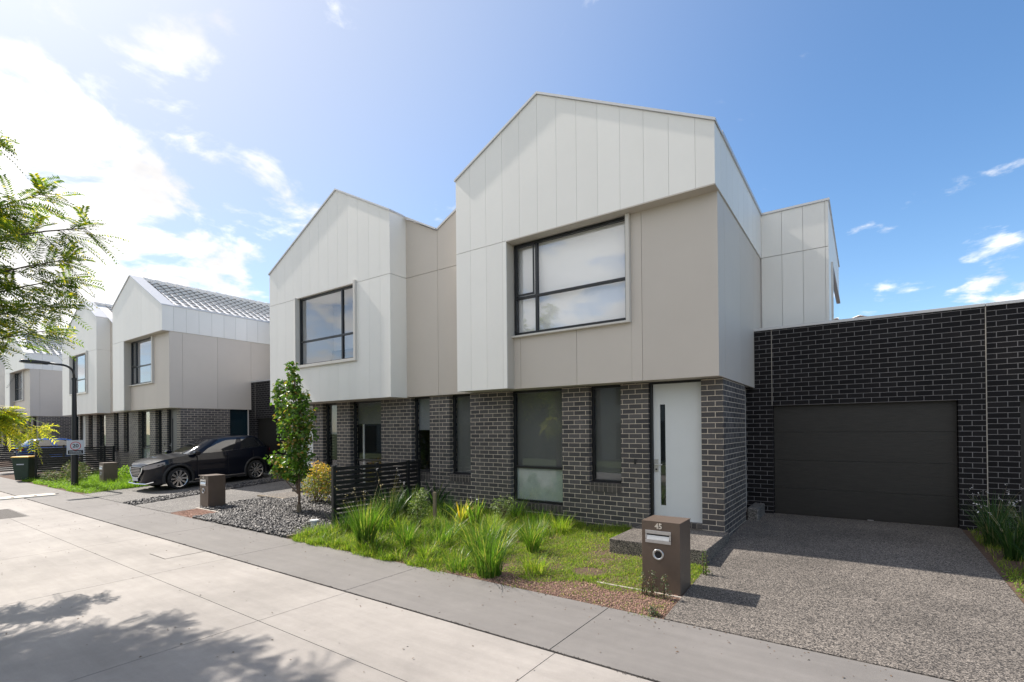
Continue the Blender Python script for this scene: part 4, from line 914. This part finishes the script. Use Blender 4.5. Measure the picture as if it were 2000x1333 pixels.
# ------------------------------------------------------------------ street lamp with the 20 sign
def lamp_post(x, y):
    z = gz(y); t = thing('street_lamp', 'black curved arm street lamp beside the footpath carrying the 20 sign', 'street lamp', (x, y, z)); o = (x, y, z)
    MB().tube([(x, y, z-.05), (x, y, z+1.15), (x, y, z+1.2), (x, y, z+3.8)], [.105, .10, .085, .062], 14).build('pole', M['black'], t, o, smooth=False)
    MB().tube([(x, y, z+3.78), (x, y, z+3.86)], .075, 14).build('collar', M['black'], t, o)
    pts = [(x, y, z+3.8), (x, y-.01, z+4.0)]+[(x, y-.01-.36*(1-math.cos(a)), z+4.0+.30*math.sin(a)) for a in [math.pi/2*k/7 for k in range(1, 8)]]+[(x, y-.70, z+4.315)]
    MB().tube(pts, .036, 10).build('arm', M['black'], t, o, smooth=True)
    MB().prism([(y-.66, z+4.27), (y-.66, z+4.36), (y-1.15, z+4.39), (y-1.38, z+4.36), (y-1.40, z+4.29), (y-1.2, z+4.27)], x-.13, x+.13, 'x').build('lamp_head', M['black'], t, o, bevel=.02)
    MB().box(x-.09, x+.09, y-1.30, y-.85, z+4.262, z+4.271).build('diffuser', M['frosted'], t, o)
    s = thing('speed_sign', 'small white 20 speed sign with a red ring fixed to the street lamp', 'sign', (x+.11, y, z+1.42))
    oo = (x+.11, y, z+1.42); X = x+.115
    MB().box(X, X+.006, y-.24, y+.24, z+1.16, z+1.66).build('sign_panel', M['signface'], s, oo, bevel=.002)
    MB().box(X+.0062, X+.0085, y-.21, y+.21, z+1.18, z+1.31).build('text_panel', M['ink'], s, oo)
    mb = MB(); r = np.random.default_rng(3)
    for zz in (z+1.205, z+1.25):
        yy = y-.17
        while yy < y+.15: w_ = r.uniform(.012, .03); mb.box(X+.0086, X+.0098, yy, yy+w_, zz, zz+.022); yy += w_+.012
    mb.build('small_lettering', M['signface'], s, oo)
    nn = 40; vs = [(X+.0075, y+r_*math.cos(2*math.pi*k/nn), z+1.46+r_*math.sin(2*math.pi*k/nn)) for k in range(nn) for r_ in (.128, .150)]
    MB().add(vs, [(2*k, 2*((k+1) % nn), 2*((k+1) % nn)+1, 2*k+1) for k in range(nn)]).build('red_ring', M['signred'], s, oo)
    text('20', .17, M['ink'], 'number', s, (.0085, 0, .04), (math.pi/2, 0, math.pi/2))
lamp_post(-22.8, 5.45)

# ------------------------------------------------------------------ wheelie bin
def bin_(x, y, rz):
    z = gz(y); t = thing('wheelie_bin', 'dark green wheelie bin with a yellow lid at the footpath edge', 'bin', (x, y, z), rz=rz)
    b = MB(); n4 = lambda w_, d, zz: [(-w_, -d, zz), (w_, -d, zz), (w_, d, zz), (-w_, d, zz)]
    b.add(n4(.22, .25, .04)+n4(.285, .34, .93), [(0, 3, 2, 1), (4, 5, 6, 7), (0, 1, 5, 4), (1, 2, 6, 5), (2, 3, 7, 6), (3, 0, 4, 7)]).box(-.30, .30, -.36, .36, .90, .95)
    b.build('body', M['binbody'], t, bevel=.02)
    l_ = MB(); l_.add(n4(.31, .37, .955)+n4(.28, .33, 1.0), [(0, 3, 2, 1), (4, 5, 6, 7), (0, 1, 5, 4), (1, 2, 6, 5), (2, 3, 7, 6), (3, 0, 4, 7)]); l_.build('lid', M['binlid'], t, bevel=.012)
    for s in (-1, 1): MB().tube([(s*.20, .30, .10), (s*.26, .30, .10)], .10, 16).build('wheel', M['rubber'], t)
    MB().tube([(-.26, .40, .96), (.26, .40, .96)], .016, 8).box(-.26, -.22, .33, .41, .94, .97).box(.22, .26, .33, .41, .94, .97).build('handle', M['binbody'], t)
    MB().box(-.12, .12, -.33, -.322, .66, .70).build('label_strip', M['signface'], t)
bin_(-28.0, 5.15, R(50))

# ------------------------------------------------------------------ road fixtures
t = thing('drain_grate', 'slotted concrete drain grate set in the road at the left edge', 'drain', (-16.4, 2.72, -1.93))
mb = MB()
for i in range(9):
    yy = 2.50+0; x_ = -17.9+i*.22
    mb.add([(x_, 2.50, -1.9285), (x_+.15, 2.50, -1.9285), (x_+.15, 2.96, -1.9285), (x_, 2.96, -1.9285)], [(0, 1, 2, 3)])
mb.build('slots', M['crack'], t, (-16.4, 2.72, -1.93)); MB().box(-18.0, -15.9, 2.46, 3.0, -1.935, -1.9293).build('surround', M['path'], t, (-16.4, 2.72, -1.93))
t = thing('pit_cover', 'rectangular concrete pit cover outlined in dirt beside the footpath joint', 'pit cover', (-9.0, 3.4, -1.93))
MB().box(-9.29, -8.70, 3.13, 3.70, -1.935, -1.9292).build('gap', M['crack'], t, (-9.0, 3.4, -1.93)); MB().box(-9.283, -8.715, 3.145, 3.695, -1.934, -1.9275).build('lid', M['road'], t, (-9.0, 3.4, -1.93))
t = thing('speed_hump', 'low cream speed hump strip with dark bolts across road and footpath', 'speed hump', (-20.8, 1.0, -1.93))
MB().prism([(-21.15, -1.93), (-20.45, -1.93), (-20.47, -1.895), (-20.65, -1.885), (-20.95, -1.885), (-21.13, -1.91)], -3.1, 4.45).build('body', M['cream'], t, (-20.8, 1.0, -1.93))
mb = MB()
for k in range(16): mb.tube([(-20.60, -3+.5*k, -1.89), (-20.60, -3+.5*k, -1.879)], .04, 10)
mb.build('bolts', M['crack'], t, (-20.8, 1.0, -1.93))

# ------------------------------------------------------------------ cars
def car(loc, rz, paint, label, tail=False):
    t = thing('parked_car', label, 'car', loc, rz=rz)
    Lc, Wc = 4.275, .885; nx_ = 90
    th = np.linspace(0, np.pi, nx_); xs = Lc/2*(1-np.cos(th)); xs = np.clip(xs, .004, Lc-.004)
    topz = lambda x: np.interp(x, [0, .03, .12, .45, .9, 1.2, 2.2, 3.3, 3.9, 4.15, 4.275], [.66, .76, .82, .92, .985, 1.02, 1.04, 1.10, 1.12, 1.08, .98])
    half = lambda x: Wc*(1-np.abs(2*x/Lc-1)**6.5)**.38
    def bot(x):
        b = np.interp(x, [0, .15, .3, 4.0, 4.275], [.26, .21, .21, .24, .34])
        for c in (.86, 3.43):
            d = .39**2-(x-c)**2; b = np.where(d > 0, np.maximum(b, .33+np.sqrt(np.maximum(d, 0))), b)
        return b
    nz_ = 12; V = []
    for s in (1, -1):
        for j in range(nz_+1):
            q = j/nz_; b = bot(xs); z = b+(topz(xs)-b)*q
            zz = (z-.62)/.45; wv = half(xs)*(1-.045*zz**2-.03*(z > .85)*((z-.85)/.2)); wv = wv+.018*np.exp(-((z-.78)/.05)**2)*(half(xs) > .7)
            V.append(np.stack([Lc/2-xs, s*wv, z], 1))
    V = np.concatenate(V); F = []; i = np.arange(nx_-1)
    for sd in (0, 1):
        for j in range(nz_):
            a = (sd*(nz_+1)+j)*nx_+i; b = a+nx_; q = np.stack([a, a+1, b+1, b], 1); F.append(q if sd == 0 else q[:, ::-1])
    # bonnet / deck across
    o = len(V); rows = []; e = V[nz_*nx_:(nz_+1)*nx_]; nr = 9
    for k in range(nr+1):
        q = 1-2*k/nr; rows.append(np.stack([e[:, 0], e[:, 1]*q, e[:, 2]+.035*(1-q*q)*np.clip(half(xs)/.8, 0, 1)], 1))
    V = np.concatenate([V]+rows)
    for k in range(nr):
        a = o+k*nx_+i; b = a+nx_; F.append(np.stack([a, a+1, b+1, b], 1))
    F = np.concatenate(F); fx = V[F].mean(1); body = npmesh('body', V, F, M[paint], t, smooth=True)
    # greenhouse
    na = 72; lev = [(1.00, 1.10, 4.12, .80), (1.10, 1.28, 4.06, .775), (1.22, 1.52, 3.97, .735), (1.34, 1.76, 3.86, .69), (1.44, 1.99, 3.74, .64), (1.485, 2.15, 3.62, .60), (1.515, 2.35, 3.4, .50), (1.53, 2.7, 3.1, .28)]
    ang = np.linspace(0, 2*np.pi, na, endpoint=False); V = []
    for z, xf, xr, wv in lev:
        cx_, hx = (xf+xr)/2, (xr-xf)/2; c, s = np.cos(ang), np.sin(ang); k = (np.abs(c)**5+np.abs(s)**5)**(-1/5)
        V.append(np.stack([Lc/2-(cx_+hx*c*k), wv*s*k, np.full(na, z)+.0*c], 1))
    V = np.concatenate(V); j = np.arange(na)
    def ringf(l0, l1, sel=None):
        out = []
        for l in range(l0, l1):
            a = l*na+j; b = l*na+(j+1) % na; q = np.stack([a, b, b+na, a+na], 1); out.append(q if sel is None else q[sel])
        return np.concatenate(out)
    npmesh('windows', V, ringf(0, 4), M['carglass'], t, smooth=True)
    topc = np.concatenate([ringf(4, 7)]); cap = np.stack([7*na+j, 7*na+(j+1) % na, np.full(na, len(V)), np.full(na, len(V))], 1)
    V2 = np.concatenate([V, [[Lc/2-2.9, 0, 1.532]]]); 
    ro = npmesh('roof', V2, topc, M[paint], t, smooth=True); MB().add([tuple(v) for v in V2[7*na:8*na]], [tuple(range(na))]).build('roof_panel', M[paint], ro)
    # pillars: parts of the shell pushed out a little
    deg = np.degrees(ang)+2.5; d2 = np.minimum(deg, 360-deg)   # 0 = rear, 180 = front
    V3 = V.copy(); V3[:, 1] *= 1.006; V3[:, 0] = V3[:, 0]*1.002
    for lo_, hi_ in ((124, 141), (82, 88), (22, 48)):
        for side in (deg < 180, deg >= 180):
            Fp = ringf(0, 4, (d2 > lo_) & (d2 < hi_) & side); us_, inv_ = np.unique(Fp, return_inverse=True)
            npmesh('pillar', V3[us_], inv_.reshape(-1, 4), M[paint], t, smooth=True)
    for s, nm in ((1, 'l'), (-1, 'r')):
        for c in (.86, 3.43):
            X = Lc/2-c; nn = 32
            ty = MB(); prof = [(.23, .01), (.250, .0), (.305, .0), (.328, .025), (.33, .10), (.328, .175), (.305, .20), (.2, .2)]
            y0_ = s*.855
            vs = [(X+r_*math.cos(2*math.pi*k/nn), y0_-s*dy, .33+r_*math.sin(2*math.pi*k/nn)) for k in range(nn) for r_, dy in prof]; q = len(prof)
            ty.add(vs, [(k*q+m_, k*q+m_+1, ((k+1) % nn)*q+m_+1, ((k+1) % nn)*q+m_) for k in range(nn) for m_ in range(q-1)])
            rim = MB(); P_ = lambda r_, a_, dy: (X+r_*math.cos(a_), y0_-s*dy, .33+r_*math.sin(a_))
            for k in range(10):
                a0 = 2*math.pi*k/10; da = .13 if k % 2 else .10
                vs = [P_(.045, a0-.4, .03), P_(.045, a0+.4, .03), P_(.238, a0+da, .004), P_(.238, a0-da, .004), P_(.045, a0-.4, .06), P_(.045, a0+.4, .06), P_(.238, a0+da, .05), P_(.238, a0-da, .05)]
                rim.add(vs, [(0, 1, 2, 3), (4, 7, 6, 5), (0, 4, 5, 1), (1, 5, 6, 2), (2, 6, 7, 3), (3, 7, 4, 0)])
            pr = [(.250, -.004), (.236, .002), (.230, .12)]
            vs = [P_(r_, 2*math.pi*k/nn, dy) for k in range(nn) for r_, dy in pr]; rim.add(vs, [(k*3+m_, k*3+m_+1, ((k+1) % nn)*3+m_+1, ((k+1) % nn)*3+m_) for k in range(nn) for m_ in range(2)])
            rim.tube([P_(0, 0, .02), P_(0, 0, .06)], .05, 12)
            wo = rim.build('wheel', M['alloy'], t); ty.build('tyre', M['rubber'], wo, smooth=True)
            MB().tube([P_(0, 0, .09), P_(0, 0, .13)], .21, 20).build('brake_disc', M['cladplastic'], wo)
            # arch cladding
            ar = MB(); nn2 = 22; vs = []
            for k in range(nn2+1):
                a_ = math.pi*(-.09+1.18*k/nn2)
                for r_, dy in ((.375, .0), (.385, -.022), (.455, -.018), (.465, .01)): 
                    xx = X+r_*math.cos(a_); hw = float(half(np.array([Lc/2-xx]))[0]); vs.append((xx, s*(hw-dy+(-.005)), .33+r_*math.sin(a_)))
            ar.add(vs, [(k*4+m_, k*4+m_+1, (k+1)*4+m_+1, (k+1)*4+m_) for k in range(nn2) for m_ in range(3)]); ar.build('wheel_arch', M['cladplastic'], t, smooth=True)
        mi = MB().prism([(1.42-.0, 1.0), (1.30, 1.0), (1.24, 1.06), (1.27, 1.13), (1.40, 1.13), (1.44, 1.07)], s*.90, s*1.06); 
        m2 = MB()
        for v in mi.v: m2.v.append((Lc/2-v[0]-.02, v[1], v[2]))
        m2.f = mi.f; m2.build('mirror', M[paint], t, bevel=.02)
        sk = MB().box(Lc/2-1.30, Lc/2-2.98, s*.872, s*.893, .255, .275); sk.build('sill_strip', M['chrome'], t)
        MB().box(Lc/2-1.26, Lc/2-3.02, s*.84, s*.882, .19, .25).build('sill', M['cladplastic'], t, bevel=.01)
        hd = MB(); pts = []
        for xx, z0, z1 in ((.035, .66, .73), (.07, .66, .77), (.14, .67, .80), (.25, .70, .825), (.38, .74, .85), (.50, .79, .865)):
            hw = float(half(np.array([xx]))[0])*(1-.02)+.022; pts += [(Lc/2-xx+.014, s*hw, z0), (Lc/2-xx+.014, s*hw, z1)]
        hd.add(pts, [(2*k, 2*k+1, 2*k+3, 2*k+2) for k in range(5)]); hd.build('headlight', M['lamp'], t, smooth=True)
        tl = MB(); pts = []
        for xx, z0, z1 in ((4.26, .86, .98), (4.24, .86, 1.0), (4.20, .87, 1.02), (4.12, .90, 1.03), (4.04, .94, 1.03)):
            hw = float(half(np.array([xx]))[0])+.012; pts += [(Lc/2-xx-.010, s*hw, z0), (Lc/2-xx-.010, s*hw, z1)]
        tl.add(pts, [(2*k, 2*k+1, 2*k+3, 2*k+2) for k in range(4)]); tl.build('tail_light', M['red'], t, smooth=True)
        for xh in (2.28, 3.18): MB().box(Lc/2-xh, Lc/2-xh-.16, s*.895, s*.912, .90, .925).build('door_handle', M[paint], t, bevel=.006)
        for xd in (1.42, 2.42, 3.32): MB().box(Lc/2-xd, Lc/2-xd-.006, s*.86, s*.8985, .32 if xd < 3 else .75, 1.0).build('door_gap', M['ink'], t)
    X = Lc/2+.004
    MB().prism([(-.36, .74), (.36, .74), (.40, .60), (.22, .44), (-.22, .44), (-.40, .60)], X-.05, X+.006, 'x').build('grille', M['ink'], t, bevel=.01)
    g = MB()
    for k in range(5): g.box(X+.007, X+.012, -.34+.01*k, .34-.01*k, .50+.045*k, .508+.045*k)
    g.tube([(X-.02, -.42, .73), (X+.005, -.40, .60), (X+.02, -.22, .435), (X+.024, .22, .435), (X+.005, .40, .60), (X-.02, .42, .73)], .014, 6); g.build('grille_trim', M['chrome'], t)
    MB().box(X+.025, X+.035, -.19, .19, .33, .44).build('number_plate', M['plate'], t)
    MB().tube([(X-.16, -.80, .30), (X-.02, -.6, .25), (X+.01, 0, .24), (X-.02, .6, .25), (X-.16, .80, .30)], .018, 6).build('front_lip', M['chrome'], t)
    MB().box(-Lc/2-.004, -Lc/2-.012, -.19, .19, .72, .82).build('rear_plate', M['plate'], t)
    MB().box(-Lc/2+.3, Lc/2-.3, -.70, .70, .20, .60).build('underbody', M['ink'], t)
    for s in (1, -1): MB().tube([(Lc/2-1.18, s*.35, 1.045), (Lc/2-1.30, s*.02, 1.10)], .008, 5).build('wiper', M['ink'], t)
    return t
bc = car((-18.98, 8.17, -1.80), -math.pi/2+R(4), 'carblack', 'shiny black crossover parked nose out on the driveway of the second pair')
bc.scale = (1, 1, 1.07); bc.rotation_euler = (0, R(2.2), -math.pi/2+R(3))
bl = car((-37.4, 8.6, -1.80), math.pi/2, 'carblue', 'bright blue car seen past the green bin, its red tail light showing')

# ------------------------------------------------------------------ trees with feathery leaves
def pinnate(base, dirs, L_, npair, ll, lw, seed):
    r = np.random.default_rng(seed); n = len(base); Vs = []; d = dirs/np.linalg.norm(dirs, axis=1)[:, None]
    up_ = np.array([0, 0, 1.]); s = np.cross(d, up_); s /= np.linalg.norm(s, axis=1)[:, None]+1e-6; roll_ = r.normal(0, .5, n)[:, None]; nn = np.cross(s, d); s2 = s*np.cos(roll_)+nn*np.sin(roll_); n2 = np.cross(s2, d)
    Lr = L_*r.uniform(.7, 1.15, n)
    for k in range(npair):
        t = (k+1)/(npair+.5); droop = -.30*t*t
        c = base+d*(Lr*t)[:, None]+up_*(droop*Lr)[:, None]
        for sg in (-1, 1):
            f = ll*(1-.35*abs(t-.45))*r.uniform(.8, 1.15, n); a = (s2*sg*.85+d*.5+n2*r.uniform(-.25, .1, n)[:, None]-up_*.12); a /= np.linalg.norm(a, axis=1)[:, None]
            wv = np.cross(a, n2); wv /= np.linalg.norm(wv, axis=1)[:, None]+1e-6
            Vs.append(np.stack([c, c+a*(f*.45)[:, None]+wv*lw*.5, c+a*f[:, None], c+a*(f*.45)[:, None]-wv*lw*.5], 1))
    V = np.concatenate(Vs).reshape(-1, 3); o = np.arange(len(V)//4)*4
    # rachis as a thin strip
    Rv = []; 
    for t in (0, .5, 1): c = base+d*(Lr*t)[:, None]+up_*(-.30*t*t*Lr)[:, None]; Rv += [c-s2*.0015, c+s2*.0015]
    RV = np.stack(Rv, 1).reshape(-1, 3); ro_ = np.arange(n)*6+len(V)
    return np.concatenate([V, RV]), np.concatenate([np.stack([o, o+1, o+2, o+3], 1), np.stack([ro_, ro_+1, ro_+3, ro_+2], 1), np.stack([ro_+2, ro_+3, ro_+5, ro_+4], 1)])
def feather_tree(loc, label, limbs, seed, group=None, ll=.074, yellow=(), dens=11):
    x, y, z = loc; t = thing('feathery_tree', label, 'tree', loc, group); r = np.random.default_rng(seed)
    MB().tube([(x, y, z-.1), (x+.05, y, z+1.0), (x, y+.05, z+2.2), (x+.1, y, z+3.6), (x+.15, y, z+5.2), (x+.2, y, z+6.4)], [.12, .105, .09, .075, .05, .02], 12).build('trunk', M['bark'], t, loc, smooth=True)
    lb = MB(); B = []; D = []; BY = []; DY = []
    for li, (hz, tip) in enumerate(limbs):
        p0 = Vector((x+.08, y, z+hz)); p3 = Vector(tip); mid = (p0+p3)/2+Vector((0, 0, .25*(p3-p0).length*.5)); pts = []
        for k in range(9):
            q = k/8; pts.append(p0*(1-q)**2+mid*2*q*(1-q)+p3*q*q)
        lb.tube(pts, [.022*(1-k/9)+.003 for k in range(9)], 6)
        for k in range(2, 9):
            for m_ in range(dens//3+(2 if k > 5 else 0)):
                q = min(1, (k+r.uniform(-.5, .5))/8); c = p0*(1-q)**2+mid*2*q*(1-q)+p3*q*q; tg = (p3-mid).normalized() if q > .6 else (p3-p0).normalized()
                side = Vector((r.normal(0, 1), r.normal(0, 1), r.normal(0, .5))).normalized(); sub = (tg*.9+side*.75).normalized(); sl_ = r.uniform(.1, .38)*(1.1-q*.6)
                e = c+sub*sl_-Vector((0, 0, .06)); lb.tube([c, e], [.004, .002], 4, cap=False)
                for u_ in range(3):
                    f = (u_+1)/3; bp = c.lerp(e, f); dd = (sub*.8+Vector((r.normal(0, .55), r.normal(0, .55), r.normal(-.15, .35)))).normalized()
                    (BY if li in yellow else B).append(tuple(bp)); (DY if li in yellow else D).append(tuple(dd))
    lb.build('branches', M['bark'], t, loc)
    V, F = pinnate(np.array(B), np.array(D), .36, 13, ll, .018, seed); npmesh('foliage', V, F, M['locust'], t, loc)
    if BY: V, F = pinnate(np.array(BY), np.array(DY), .24, 8, ll, .018, seed+1); o = npmesh('foliage', V, F, M['locusty'], t, loc); o['label'] = 'yellow green low branch leaves'
    return t
limbs = [(3.2, (-7.55, 1.98, 2.20)), (3.0, (-8.35, 1.75, 2.75)), (2.6, (-7.95, 1.85, 1.85)), (2.4, (-7.86, 1.91, 1.55)), (2.2, (-7.6, 1.75, 1.15)), (2.0, (-8.34, 1.82, .93)), (4.6, (-8.75, 1.28, 3.75)), (3.4, (-8.9, 1.5, 2.9)),
         (2.0, (-9.0, 1.50, .35)), (1.8, (-8.98, 1.72, .12)), (2.6, (-8.6, 1.35, 1.9)), (2.1, (-8.3, 1.45, 1.2)), (3.0, (-8.7, 1.3, 2.3)), (1.7, (-9.0, 1.45, .25)),
         (3.6, (-9.9, 1.6, 2.9)), (5.6, (-10.2, -1.3, 4.9)), (4.0, (-11.6, .3, 3.4)), (4.6, (-10.6, 1.3, 4.4)), (3.0, (-11.4, -1.2, 2.6)), (3.4, (-9.0, -.9, 2.4)), (2.8, (-9.0, .5, 1.8)), (3.2, (-9.6, 1.0, 2.6)), (2.4, (-9.4, 1.2, 1.5)), (3.9, (-9.2, 1.0, 3.4))]
limbs = [(h_, (p_[0]-(.55 if k_ in (3, 4, 5, 11) else .20), p_[1]-.03, p_[2]+(.30 if k_ < 3 else .42 if k_ in (3, 4, 5, 11, 12) else 0))) if k_ < 14 else (h_, p_) for k_, (h_, p_) in enumerate(limbs)]
feather_tree((-9.95, -.35, -1.97), 'feathery leaved tree reaching in from the left edge over the road', limbs, 5, yellow=(8, 9), dens=13)

# ------------------------------------------------------------------ the other side of the street (seen in the window panes)
def opposite_house(x0, label, m, zt):
    org = Vector((x0+5, -14, -2)); t = thing('house', label, 'house', org, 'houses across the street')
    MB().box(x0, x0+10, -22, -12, -2, zt-1.8).build('wall', M[m], t, org)
    MB().prism([(x0-.3, zt-1.8), (x0+10.3, zt-1.8), (x0+5, zt+.9)], -22.3, -11.7).build('roof', M['tile'], t, org)
    for k in range(3): 
        f = MB().box(x0+1+3*k, x0+2.6+3*k, -12.0, -11.94, 1.4, 3.0).build('window', M['black'], t, org); MB().box(x0+1.06+3*k, x0+2.54+3*k, -11.94, -11.93, 1.46, 2.94).build('pane', M['carglass'], f, org)
    MB().box(x0+1, x0+4, -12.0, -11.94, -1.9, .4).build('garage_door', M['gdoor'], t, org)
for i, (x0, m, zt, lb) in enumerate(((-39, 'house_far', 5.2, 'grey gabled house across the street opposite the black car, seen only in window reflections'), (-26, 'brick', 5.6, 'dark brick house across the street seen only as a reflection in the lower windows'), (-13.5, 'house_far', 4.9, 'grey gabled house across the street reflected in the large upper window'), (0, 'brick', 5.3, 'brick house behind the photographer on the other side of the street'))):
    opposite_house(x0, lb, m, zt)
for i, (x, y, h, lb) in enumerate(((-14.5, -4.3, 5.2, 'leafy street tree across the road reflected in the windows of the nearest house'), (-20.5, -4.6, 5.6, 'leafy street tree across the road reflected in the second house'), (-4.0, -5.0, 4.6, 'leafy street tree behind the photographer, nearest the camera'), (-28, -4.5, 5.5, 'farthest leafy street tree across the road'))):
    t = thing('street_tree', lb, 'tree', (x, y, -2), 'trees across the street'); P0 = np.concatenate([in_blob((x+rng.normal(0, .8), y+rng.normal(0, .6), -2+h*rng.uniform(.5, .95)), (1.0, 1.0, .8), 700, 300+20*i+k, .3) for k in range(9)])
    V, F = leaves(P0, .16, .3, .5, seed=300+i); npmesh('crown', V, F, M['locust'], t, (x, y, -2))
    MB().tube([(x, y, -2.05), (x+.05, y, 0), (x, y, h-2.8)], [.13, .10, .05], 10).build('trunk', M['bark'], t, (x, y, -2))
    lb_ = MB()
    for k in range(7): a = k*.9; lb_.tube([(x, y, -2+h*.4+.1*k), (x+math.cos(a)*.9, y+math.sin(a)*.9, -2+h*.62+.12*k)], [.04, .012], 6)
    lb_.build('branches', M['bark'], t, (x, y, -2))
tag(MB().box(-60, 40, -6.2, -3.35, -2.0, -1.90).build('verge', M['verge']), kind='structure')

# further loose tussocks filling the left half of the lawn
for i, (x, y, h, n, lb) in enumerate(((-7.35, 5.75, .34, 90, 'low tussock at the foot of the tall dark clump by the fence'), (-6.5, 5.15, .24, 80, 'low spreading tussock on the footpath edge next to the tall dark clump'), (-5.6, 5.9, .40, 110, 'soft tussock right of the clump with the yellow blade'), (-5.2, 6.7, .44, 110, 'green tussock in front of the faded iris'),
     (-4.55, 6.9, .36, 90, 'short tussock just below the wide frosted window, left of the upright one'), (-6.9, 6.15, .38, 90, 'tussock at the foot of the small round shrub'), (-4.6, 5.2, .28, 80, 'low ragged tussock beside the large loose one on the footpath edge'), (-3.6, 5.6, .26, 80, 'small tussock right of the large loose one'),
     (-5.9, 6.5, .36, 100, 'tussock in front of the yellow striped lily'), (-4.4, 7.7, .34, 100, 'tussock against the wall between the wide and the narrow window'), (-5.6, 8.05, .5, 90, 'tall grass against the wall at the left end of the wide window'), (-8.1, 5.35, .16, 70, 'low yellowish grass patch beside the edging board'))):
    tuft('grass_tussock', lb, 'tussock', x, y, int(n*1.7), h*1.3, .009, .75, 'grass' if i % 2 else 'strap', 'loose grass tussocks in the front lawn', seed=150+i, spread=.17, hj=.6)
bush('grey_shrub', 'grey green straggly shrub in front of the distant slat fence left of the lamp post', 'shrub', -24.6, 5.9, [(0, 0, .45, .6, .5, .45, 900), (-.7, .2, .35, .5, .4, .35, 500), (.7, -.1, .3, .5, .4, .3, 400)], .07, 'greyshrub', seed=170)
bush('grey_shrub', 'low pinkish grey shrub between the green bin and the lamp post', 'shrub', -26.0, 5.5, [(0, 0, .25, .6, .35, .25, 600), (.6, 0, .2, .4, .3, .2, 300)], .06, 'greyshrub', seed=171)
bush('lime_shrub', 'bright lime shrub between the distant mailbox and the brick wall', 'shrub', -21.6, 7.2, [(0, 0, .35, .7, .5, .4, 900), (-.9, -.3, .3, .6, .4, .35, 600)], .08, 'lime', seed=172)
tuft('grass_tussock', 'bright arching clump between the lamp post and the distant mailbox', 'tussock', -22.95, 6.5, 160, .75, .02, .7, 'strap', seed=173, spread=.15)

# bits of leaf and grit blown over road and footpath
r_ = np.random.default_rng(77); n = 900; x = r_.uniform(-22, 3, n); y = np.where(r_.uniform(0, 1, n) < .5, 4.96-np.abs(r_.normal(0, .22, n)), r_.uniform(.6, 4.9, n))
V, F = leaves(np.stack([x, y, np.full(n, -1.925)], 1), .022, 3.0, .5, .6, seed=78); tag(npmesh('blown_leaf_litter', V, F, M['barkg']), kind='stuff')

for i, (x, y, h, n, lb) in enumerate(((-8.15, 6.3, .62, 130, 'dark clump tucked against the street end of the black fence'), (-7.1, 5.95, .58, 130, 'full clump between the tall one at the fence and the round shrub'), (-7.95, 5.75, .48, 110, 'clump at the foot of the fence end post'), (-6.35, 5.85, .50, 120, 'mid green clump filling the gap in front of the round shrub'), (-6.95, 7.5, .62, 110, 'clump behind the round shrub and the timber stake'))):
    tuft('strappy_clump', lb, 'strappy plant', x, y, n, h, .012, .55, 'strap' if i % 2 else 'strapd', seed=190+i, spread=.15, hj=.5)
